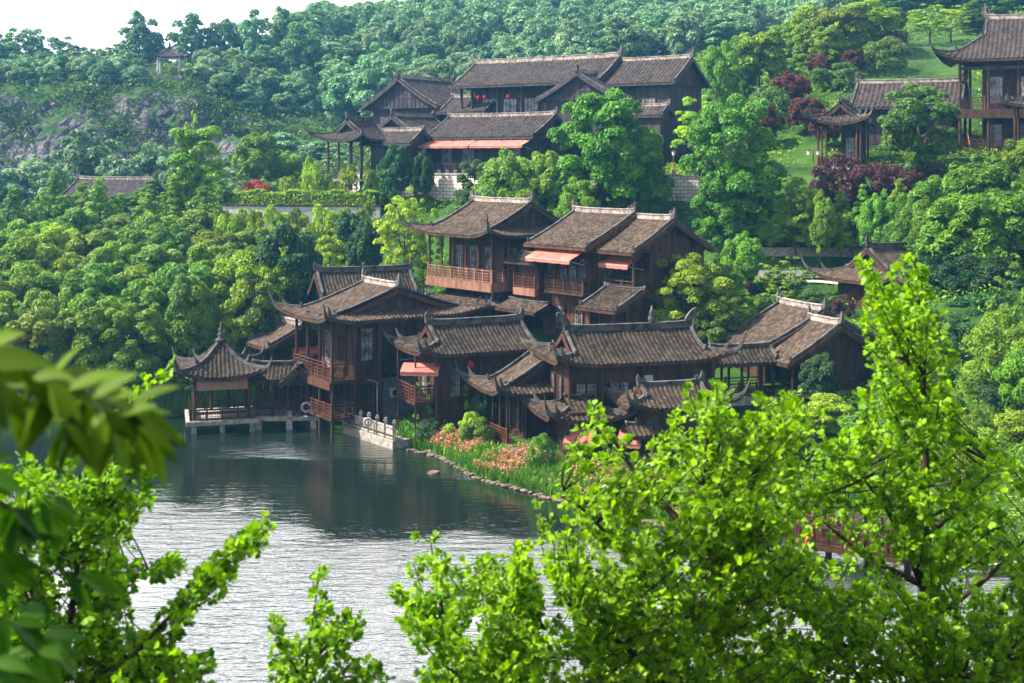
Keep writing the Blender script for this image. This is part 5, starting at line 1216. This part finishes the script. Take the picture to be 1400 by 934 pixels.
x, y, z_ = bank(4600, 543, 1010, dpt, 0,0,0, 43); cl_ = vnoise(x, y, .55, 5)+rg.normal(0,.12,len(x)) > .56; x, y, z_ = x[cl_], y[cl_], z_[cl_]; nf = len(x)
hh = rg.uniform(.4,.68,nf); c = np.stack([x, y, z_+hh], 1); p = np.repeat(c, 7, 0)+rg.normal(0,1,(nf*7,3))*np.array([.045,.045,.085])
V, Q = leaf_quads(p, unit(rg.normal(size=p.shape)+[0,0,.4]), rg.uniform(.05,.11,len(p)), rg, 1.2)
tag(link('flower_heads', np_mesh('flower_heads', V, Q, L['pinkflower'], var=np.repeat(np.repeat(rg.random(nf),7)*.6+.4*rg.random(nf*7),4))), kind='stuff')
# reed grass where the bank has no flowers, far left and behind the bridge
def tufts(name, n, x0, x1, dep, seed, mat='blade', hmax=.8):
    rg = np.random.default_rng(seed); px = rg.uniform(x0, x1, n); c = np.array([shore_pt(p) for p in px]); x = c[:,0]; y = c[:,1]+rg.uniform(.2, dep, n); z_ = np.maximum(hz(x, y), .05)
    h_ = rg.uniform(.25,hmax,n); an = rg.uniform(0,2*pi,n); ln = rg.uniform(.05,.4,n); wv = rg.uniform(.02,.045,n); dx, dy = np.cos(an), np.sin(an)
    b0 = np.stack([x, y, z_-.05], 1); S_ = np.stack([-dy*wv, dx*wv, 0*wv], 1); t1 = b0+np.stack([dx*ln, dy*ln, h_], 1)
    V = np.stack([b0-S_, b0+S_, t1+S_*.15, t1-S_*.15], 1).reshape(-1,3); Q = np.arange(4*n).reshape(-1,4)
    return tag(link(name, np_mesh(name, V, Q, L[mat], var=np.repeat(rg.random(n), 4))), kind='stuff')
tufts('bank_reeds', 6000, 1000, 1400, 3.5, 51); tufts('far_reeds', 5000, -150, 345, 2.0, 52)
# stone edging along the water
def rock(x, y, z, s, seed, name=None, label=None, mb=None):
    rg = np.random.default_rng(seed); bm_ = mb or MB(); n = 7; rings = []
    for j, (zz, rr) in enumerate(((-.5,.7),(-.1,1),(.3,.85),(.5,.4))):
        rings.append([(x+s*rr*cos(2*pi*k/n)*rg.uniform(.8,1.2), y+s*rr*.8*sin(2*pi*k/n)*rg.uniform(.8,1.2), z+s*zz*rg.uniform(.8,1.1)*.7) for k in range(n)])
    v = [p for r_ in rings for p in r_]; f = [tuple(range(n))[::-1], tuple(range(3*n, 4*n))]
    for j in range(3):
        for k in range(n): f.append((j*n+k, j*n+(k+1)%n, (j+1)*n+(k+1)%n, (j+1)*n+k))
    bm_.add(v, f)
    return bm_
M['rock'] = simple('bank_rock', (.06,.045,.035), (.17,.135,.105), 4, .9, bump=.6)
mb = MB()
for i in range(190):
    if i % 5 in (1, 3) and rnd.random() < .6: continue
    px = 541+i*(1060-541)/190+rnd.uniform(-1,1); x, y = shore_pt(px); rock(x, y-.55+rnd.uniform(-.12,.12), .04+rnd.uniform(-.06,.04), rnd.uniform(.14,.26), i, mb=mb)
tag(mb.build('rubble_edging', M['rock']), kind='stuff')
for i, (px, py, s, lb) in enumerate(((592,619,.5,'flat brown boulder lying in the water at the flower bank'),(593,647,.35,'small pale boulder standing out of the lake'),(1215,690,.8,'grey boulder behind the wooden footbridge'),(1195,598+5,.7,'grey boulder on the right lawn slope'))):
    D = shoreD(py) if i < 2 else (60 if i == 2 else 64); p = P(px, py, D); 
    if i >= 2: p.z = gz(p.x, p.y)+.1
    else: p.z = .03
    o = rock(0, 0, 0, s, 90+i).build('boulder', M['rock']); o.location = p; tag(o, lb, 'boulder')
# wooden footbridge
bp0 = P(1074, 740, 52.9); bp1 = Vector((*PZ(1235, 50.4), .62)); bp0.z = .62
fb = empty('footbridge', bp0, 0, 'dark wooden footbridge with cross braced railings over the right arm of the lake', 'bridge')
dd = bp1-bp0; dn = dd.normalized(); sn = Vector((-dn.y, dn.x, 0)); Zv = Vector((0,0,1))
MB().sweep([sn*.6-Zv*.09, dd+sn*.6-Zv*.09], 1.5, .16).build('deck', M['wood'], fb)
for sd_ in (0, 1.25):
    mb = MB(); n = 8; o1 = sn*sd_
    for i in range(n+1):
        c = o1+dd*(i/n); mb.sweep([c-Zv*.1, c+Zv*1.15], .09, .09)
        if i < n:
            c2 = o1+dd*((i+1)/n); mb.sweep([c+Zv*.75, c2+Zv*1.05], .045, .045); mb.sweep([c+Zv*1.05, c2+Zv*.75], .045, .045)
            for k in range(1, 8): cc = c.lerp(c2, k/8); mb.sweep([cc, cc+Zv*.7], .035, .035)
    for zz in (.06,.72,1.12): mb.sweep([o1+Zv*zz, o1+dd+Zv*zz], .08, .07)
    mb.build('railing', M['wood_red'], fb)
for i in range(4): c = dd*(i/3)+sn*.6; MB().cbox(c.x, c.y, -2, .22, .22, 1.9).build('pile', M['wood'], fb)
life_ring(1110, 740, 52.3, 'orange life ring hanging on the wooden footbridge', 'orange', .22)
# a small plank landing at the far right shore
o = MB().cbox(0,0,0,3.4,.5,.1).cbox(-1.5,0,-.8,.12,.12,.8).cbox(1.5,0,-.8,.12,.12,.8).build('landing_plank', M['stone']); o.location = (*PZ(1345, 50.8), .25); tag(o, 'narrow pale landing plank at the far right shore behind the leaves', 'landing')
# garden lamps
def garden_lamp(px, D, h, label, arms=2):
    x, y = PZ(px, D); g = gz(x, y); o = empty('garden_lamp', (x, y, g), 0, label, 'lamp')
    MB().lathe(0, 0, [(.09,0),(.09,.3),(.05,.35),(.045,h),(.02,h+.15)], 8).build('pole', M['wood_warm'], o)
    if arms == 2: MB().sweep([(-.42,0,h-.25),(.42,0,h-.25)], .05, .05).build('crossbar', M['wood_warm'], o)
    for sx in ((-1, 1) if arms == 2 else (0,)):
        z0 = h-.55 if arms == 2 else h
        MB().lathe(sx*.38, 0, [(.10,z0-.1),(.17,z0+.25)], 8).build('lamp_shade', M['lamp'], o); MB().lathe(sx*.38, 0, [(.24,z0+.25),(.05,z0+.36)], 8).build('lamp_cap', M['wood'], o)
garden_lamp(1112, 106.5, 2.6, 'twin headed garden lamp on the grass left of the porch pavilion'); garden_lamp(921, 110.5, 2.2, 'slim garden lamp post above the stone retaining wall', 1)
garden_lamp(948, 113, 2.6, 'garden lamp post below the plank gable wing', 2)
# ------------------------------------------------------------------ the ginkgo trees near the camera
def fan_leaves(p, ax, n, size, rg):
    """ginkgo leaf: stalk point, fan with a notch; p = stalk base, ax = direction of leaf, n = normal"""
    m_ = len(p); b_ = unit(np.cross(n, ax)); s = size[:,None]; bend = rg.uniform(-.25,.35,(m_,1))*s
    base = p+ax*s*.35
    pts = [base, base+ax*s*.50-b_*s*.52+n*bend, base+ax*s*.86-b_*s*.28+n*bend*.6, base+ax*s*.72, base+ax*s*.86+b_*s*.28+n*bend*.6, base+ax*s*.50+b_*s*.52+n*bend]
    V = np.stack(pts, 1).reshape(-1,3); i = np.arange(m_)*6
    Q = np.concatenate([np.stack([i, i+1, i+2, i+3], 1), np.stack([i, i+3, i+4, i+5], 1)])
    return V, Q
def inpoly(x, y, poly):
    c = False; n = len(poly); j = n-1
    for i in range(n):
        xi, yi = poly[i]; xj, yj = poly[j]
        if (yi > y) != (yj > y) and x < (xj-xi)*(y-yi)/(yj-yi)+xi: c = not c
        j = i
    return c
def smooth_line(a, b_, sag, n=6, rg=None):
    a = Vector(a); b_ = Vector(b_); out = []
    side = Vector((rg.normal(0,.04), rg.normal(0,.04), 0))*(b_-a).length
    for i in range(n+1):
        t_ = i/n; out.append(a.lerp(b_, t_)+Vector((0,0,-sag*4*t_*(1-t_)))+side*4*t_*(1-t_))
    return out
def ginkgo(label, poly, leaders, D0, nb, seed, r0_=.055, leaf=.062, spread=1.1, step=.06, per=7, holes=(), size_jit=.48, mat='ginkgo', extra=()):
    """leaders: list of pixel polylines (px,py,dD) for the upright stems; nb side branches fill the crown outline"""
    rg = np.random.default_rng(seed); lead = []
    tr = MB()
    for li, ln in enumerate(leaders):
        pts = [P(px, py, D0+dD) for px, py, dD in ln]
        if li == 0: pts = [Vector((pts[0].x+.02, pts[0].y, gz(pts[0].x, pts[0].y)-.1))]+pts
        pp = []
        for a, b_ in zip(pts[:-1], pts[1:]):
            for k in range(4): pp.append(a.lerp(b_, k/4))
        pp.append(pts[-1]); r0 = r0_ if li == 0 else r0_*.55
        tr.tube(pp, [r0*(1-.86*i/(len(pp)-1)) for i in range(len(pp))], 7); lead.append(pp)
    base = lead[0][0].copy()
    br = MB(); twigs = []
    xs_ = [p[0] for p in poly]; ys_ = [p[1] for p in poly]; cnt = 0; tries = 0
    allp = [(p, i, j) for j, l_ in enumerate(lead) for i, p in enumerate(l_)]
    while cnt < nb and tries < nb*30:
        tries += 1; px = rg.uniform(min(xs_), max(xs_)); py = rg.uniform(min(ys_), max(ys_))
        if not inpoly(px, py, poly) or any((px-hx)**2/hr[0]**2+(py-hy)**2/hr[1]**2 < 1 for hx, hy, hr in holes): continue
        tip = P(px, py, D0+rg.uniform(-spread, spread))
        best = None
        for p, i, j in allp:
            d_ = tip-p; h_ = math.hypot(d_.x, d_.y)
            c = d_.length+abs(d_.z-h_*.75)*1.2+(2 if d_.z < 0 else 0)
            if best is None or c < best[0]: best = (c, p, d_.length)
        if best[2] > 3.2: continue
        ln = smooth_line(best[1], tip, .04*best[2], 5, rg); L0 = best[2]
        br.tube(ln, [max(.004, .009*L0**.5*(1-.75*i/5)) for i in range(6)], 4); twigs.append((ln, L0)); cnt += 1
    for l_ in lead: twigs.append((l_[len(l_)//3:], sum((a-b_).length for a, b_ in zip(l_[len(l_)//3:-1], l_[len(l_)//3+1:]))))
    # leaves in spur clusters along the twigs
    Pp, Ax = [], []
    for ln, L0 in twigs:
        nsp = max(2, int(L0*.8/step))
        for k in range(nsp):
            t_ = .38+.62*(k+rg.random())/nsp; f = t_*(len(ln)-1); i = min(int(f), len(ln)-2); c = ln[i].lerp(ln[i+1], f-i); dr = (ln[i+1]-ln[i]).normalized()
            o_ = unit(rg.normal(size=3)); o_ = o_-np.dot(o_, dr)*np.array(dr)*.6; c_ = np.array(c)+unit(o_)*.012
            q_ = int(rg.integers(per-2, per+3))
            for _ in range(q_):
                a_ = unit(o_*1.0+rg.normal(0,.6,3)+np.array(dr)*.3+np.array([0,0,.15])); Pp.append(c_); Ax.append(a_)
    Pp = np.array(Pp); Ax = np.array(Ax); nn = rg.normal(0,.6,Pp.shape)+np.array([-.25,-.1,.9]); nn = unit(nn-np.einsum('ij,ij->i', nn, Ax)[:,None]*Ax)
    sz = rg.uniform(leaf*(1-size_jit), leaf*(1+size_jit), len(Pp))
    V, Q = fan_leaves(Pp, Ax, nn, sz, rg); var = np.repeat(rg.random(len(Pp)), 6)
    root = empty('ginkgo_tree', base, 0, label, 'tree')
    def sub(mb): mb.v = [(a-base.x, b_-base.y, c-base.z) for a, b_, c in mb.v]; return mb
    sub(tr).build('trunk', M['bark_dark'], root, smooth=True)
    sub(br).build('branches', M['bark_dark'], root, smooth=True)
    link('crown', np_mesh('crown', V-np.array(base), Q, L[mat], var=var), root)
    print(label[:20], 'leaves', len(Pp), 'branches', cnt); return root
ginkgo('tall slender ginkgo with fan shaped leaves at the right, its pointed top highest', [(1178,420),(1168,370),(1180,352),(1215,370),(1245,338),(1268,372),(1275,410),(1312,430),(1322,470),(1288,505),(1300,560),(1312,600),(1365,610),(1395,640),(1370,700),(1440,760),(1480,1010),(1020,1010),(1045,800),(1085,700),(1100,650),(1125,600),(1160,545),(1190,500),(1165,455)],
    [[(1252,1000,0),(1262,800,0),(1266,620,0),(1262,480,0),(1250,355,0)], [(1262,800,0),(1215,700,-.2),(1170,640,-.3)], [(1266,740,0),(1330,660,.3),(1362,622,.4)], [(1264,560,0),(1215,430,.1),(1180,365,.1)], [(1260,860,0),(1350,790,.2),(1440,700,.3)], [(1262,800,0),(1180,760,.2),(1110,700,.3)], [(1258,930,0),(1150,880,.2),(1080,800,.3)], [(1258,960,0),(1370,900,-.2),(1450,820,-.3)]],
    9.6, 520, 61, leaf=.045, holes=((1135,722,(52,30)),(1180,655,(26,24)),(1310,705,(26,24)),(1325,770,(30,22)),(1240,780,(22,26)),(1345,560,(24,26)),(1125,745,(18,16))))
ginkgo('broad bushy ginkgo left of the tall one, filling the bottom of the photo', [(800,548),(812,545),(822,600),(865,590),(905,605),(925,560),(945,520),(985,525),(1005,545),(1000,590),(1050,540),(1100,535),(1140,570),(1110,610),(1095,650),(1125,720),(1110,800),(1110,1010),(745,1010),(740,900),(765,830),(745,740),(728,690),(745,655),(785,660),(800,610)],
    [[(925,1000,0),(940,860,0),(955,740,0),(965,640,0),(968,535,0)], [(940,860,0),(860,760,-.2),(770,670,-.3)], [(955,740,0),(870,650,.2),(812,560,.2)], [(950,800,0),(1020,680,.3),(1085,550,.4)], [(930,900,0),(1000,850,.3),(1060,760,.4)], [(930,950,0),(850,880,-.3),(780,830,-.4)]],
    8.8, 560, 62, leaf=.042, holes=((1125,722,(56,32)),(840,600,(14,20)),(800,640,(14,12)),(760,720,(12,16)),(1000,880,(16,10))))
ginkgo('low ginkgo with two separate upright shoots over the water at the bottom centre', [(560,740),(585,722),(612,760),(618,800),(650,830),(655,770),(690,740),(722,738),(735,790),(745,830),(760,880),(770,1010),(575,1010),(560,920),(600,880),(535,830),(530,790),(560,790)],
    [[(668,1010,0),(640,930,0),(605,850,0),(588,735,0)], [(660,980,0),(700,880,.2),(705,745,.2)], [(650,950,0),(700,900,0),(745,860,0)]], 8.6, 170, 63, r0_=.03, leaf=.042, per=7, step=.05,
    holes=((650,850,(34,30)),(630,960,(20,26))))
ginkgo('small open ginkgo shoot standing over the bright water left of centre', [(425,780),(442,770),(455,800),(450,835),(500,845),(480,870),(510,915),(530,960),(380,960),(365,840),(385,830),(400,870),(430,860)],
    [[(400,1010,0),(420,900,0),(438,775,0)], [(415,920,0),(450,880,.1),(500,845,.1)], [(412,930,0),(385,880,-.1),(370,840,-.1)], [(412,960,0),(470,925,0),(530,930,0)]], 8.0, 60, 64, r0_=.02, leaf=.045, per=6, step=.045, spread=.3)
ginkgo('leafy ginkgo reaching up to the right behind the blurred leaves at the left', [(0,640),(60,600),(120,640),(190,580),(230,520),(245,500),(225,500),(200,560),(190,650),(205,650),(215,680),(160,760),(250,765),(262,778),(170,800),(210,870),(280,900),(290,1010),(-60,1010),(-60,640)],
    [[(60,1010,0),(95,860,0),(110,740,0),(150,640,0),(205,655,.1)], [(100,820,0),(150,785,.1),(255,772,.2)], [(110,740,0),(130,640,0),(175,540,.1),(238,500,.1)], [(80,930,0),(40,800,0),(20,660,0)], [(70,960,0),(180,900,0),(270,905,0)]],
    7.4, 380, 65, r0_=.03, leaf=.042, per=6, step=.045, spread=.6, holes=((205,720,(36,30)),(225,840,(40,36))))
ginkgo('long slanting ginkgo branch pointing up right across the bright water', [(150,930),(170,890),(230,840),(290,770),(345,715),(370,712),(368,735),(320,790),(300,800),(250,860),(200,920),(280,935),(270,1010),(130,1010)],
    [[(120,1010,0),(155,925,0),(230,845,0),(300,770,0),(358,722,0)], [(150,935,0),(210,910,0),(260,930,0)]], 7.0, 170, 66, r0_=.022, leaf=.038, per=6, step=.035, spread=.25)
# ------------------------------------------------------------------ the blurred branch hanging close to the camera
def big_leaf(mb, base, dr, n, Lf, wf, rg):
    dr = Vector(dr).normalized(); n = Vector(n); n = (n-dr*n.dot(dr)).normalized(); s = dr.cross(n); st_ = 7; droop = rg.uniform(.05,.25)
    rows = []
    for i in range(st_+1):
        t_ = i/st_; wd = wf*math.sin(pi*min(t_**.8, 1))**.85*.5 if 0 < t_ < 1 else .001
        c = Vector(base)+dr*(Lf*(.08+.92*t_))-Vector((0,0,1))*(Lf*droop*t_*t_); rows.append([c-s*wd+n*wd*.35, c, c+s*wd+n*wd*.35])
    v = [p for r_ in rows for p in r_]; f = []
    for i in range(st_):
        for k in range(2): f.append((i*3+k, i*3+k+1, i*3+k+4, i*3+k+3))
    mb.add(v, f)
def near_branch(label, lines, D, leaves, seed, L0=.10):
    rg = np.random.default_rng(seed); root = empty('leafy_branch', P(*lines[0][0][:2], D), 0, label, 'branch'); o_ = root.location.copy()
    tw = MB(); lf = MB()
    for ln in lines: tw.tube([P(px, py, D+dz)-o_ for px, py, dz in ln], [.006*(1-.6*i/(len(ln)-1)) for i in range(len(ln))], 5)
    tw.build('twig', M['bark_dark'], root, smooth=True)
    for px, py, dz, ang, ln_, yaw in leaves:
        a = R(ang); dr = Vector((cos(a), yaw, -sin(a))); n = Vector((rg.normal(0,.6)-.2, -.6+rg.normal(0,.5), .8)); dr.z += rg.normal(0,.25)
        big_leaf(lf, P(px, py, D+dz)-o_, dr, n, ln_*L0, ln_*L0*.33, rg)
    o = lf.build('leaves', L['near'], root, smooth=True)
    a = o.data.attributes.new('var', 'FLOAT', 'POINT'); n = len(o.data.vertices); a.data.foreach_set('value', np.repeat(np.random.default_rng(seed).random(n//24), 24).astype(np.float32))
    return root
rr_ = random.Random(8)
lv = []
main = [(-80,505,0),(0,508,.05),(60,520,.1),(120,535,.05),(165,560,0)]
def cluster(cx, cy, n, a0, a1, l0=.8, l1=1.15, dz=0, r=14):
    n = int(n*1.7)
    for i in range(n): lv.append((cx+rr_.uniform(-r,r), cy+rr_.uniform(-r,r), dz+rr_.uniform(-.15,.15), a0+(a1-a0)*(i+.5)/n+rr_.uniform(-8,8), rr_.uniform(l0,l1), rr_.uniform(-.35,.35)))
cluster(165, 560, 9, -35, 130); cluster(150, 570, 7, 20, 150, .7, 1.05); cluster(120, 535, 7, -60, 120, .7, 1.1); cluster(75, 525, 7, -50, 140); cluster(30, 515, 6, -30, 130, .8, 1.1); cluster(-20, 510, 6, -25, 110)
cluster(100, 560, 6, 50, 140, .8, 1.2); cluster(-40, 480, 3, -20, 20, 1, 1.3); cluster(190, 585, 5, 0, 100, .7, .95)
near_branch('strongly blurred leafy branch close to the camera at the left edge', [main, [(60,520,.1),(90,560,.1),(110,600,.1)], [(-10,508,.05),(20,470,.1),(60,455,.1)]], 2.3, lv, 71)
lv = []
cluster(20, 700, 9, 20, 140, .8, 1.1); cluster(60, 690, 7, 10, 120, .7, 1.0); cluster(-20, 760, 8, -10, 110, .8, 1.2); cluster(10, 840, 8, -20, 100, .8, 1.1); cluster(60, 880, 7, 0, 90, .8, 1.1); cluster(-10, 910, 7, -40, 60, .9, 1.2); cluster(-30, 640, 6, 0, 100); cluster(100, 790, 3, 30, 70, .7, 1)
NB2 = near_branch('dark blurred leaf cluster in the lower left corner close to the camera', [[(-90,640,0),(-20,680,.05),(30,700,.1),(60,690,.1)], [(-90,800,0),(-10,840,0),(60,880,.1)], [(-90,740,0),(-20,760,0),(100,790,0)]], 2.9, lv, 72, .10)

_at = [c for c in NB2.children if c.name.startswith('leaves')][0].data.attributes['var']; _b = np.zeros(len(_at.data), np.float32); _at.data.foreach_get('value', _b); _at.data.foreach_set('value', _b*.35)   # tones lowered to put the cluster's shade into the leaf colour
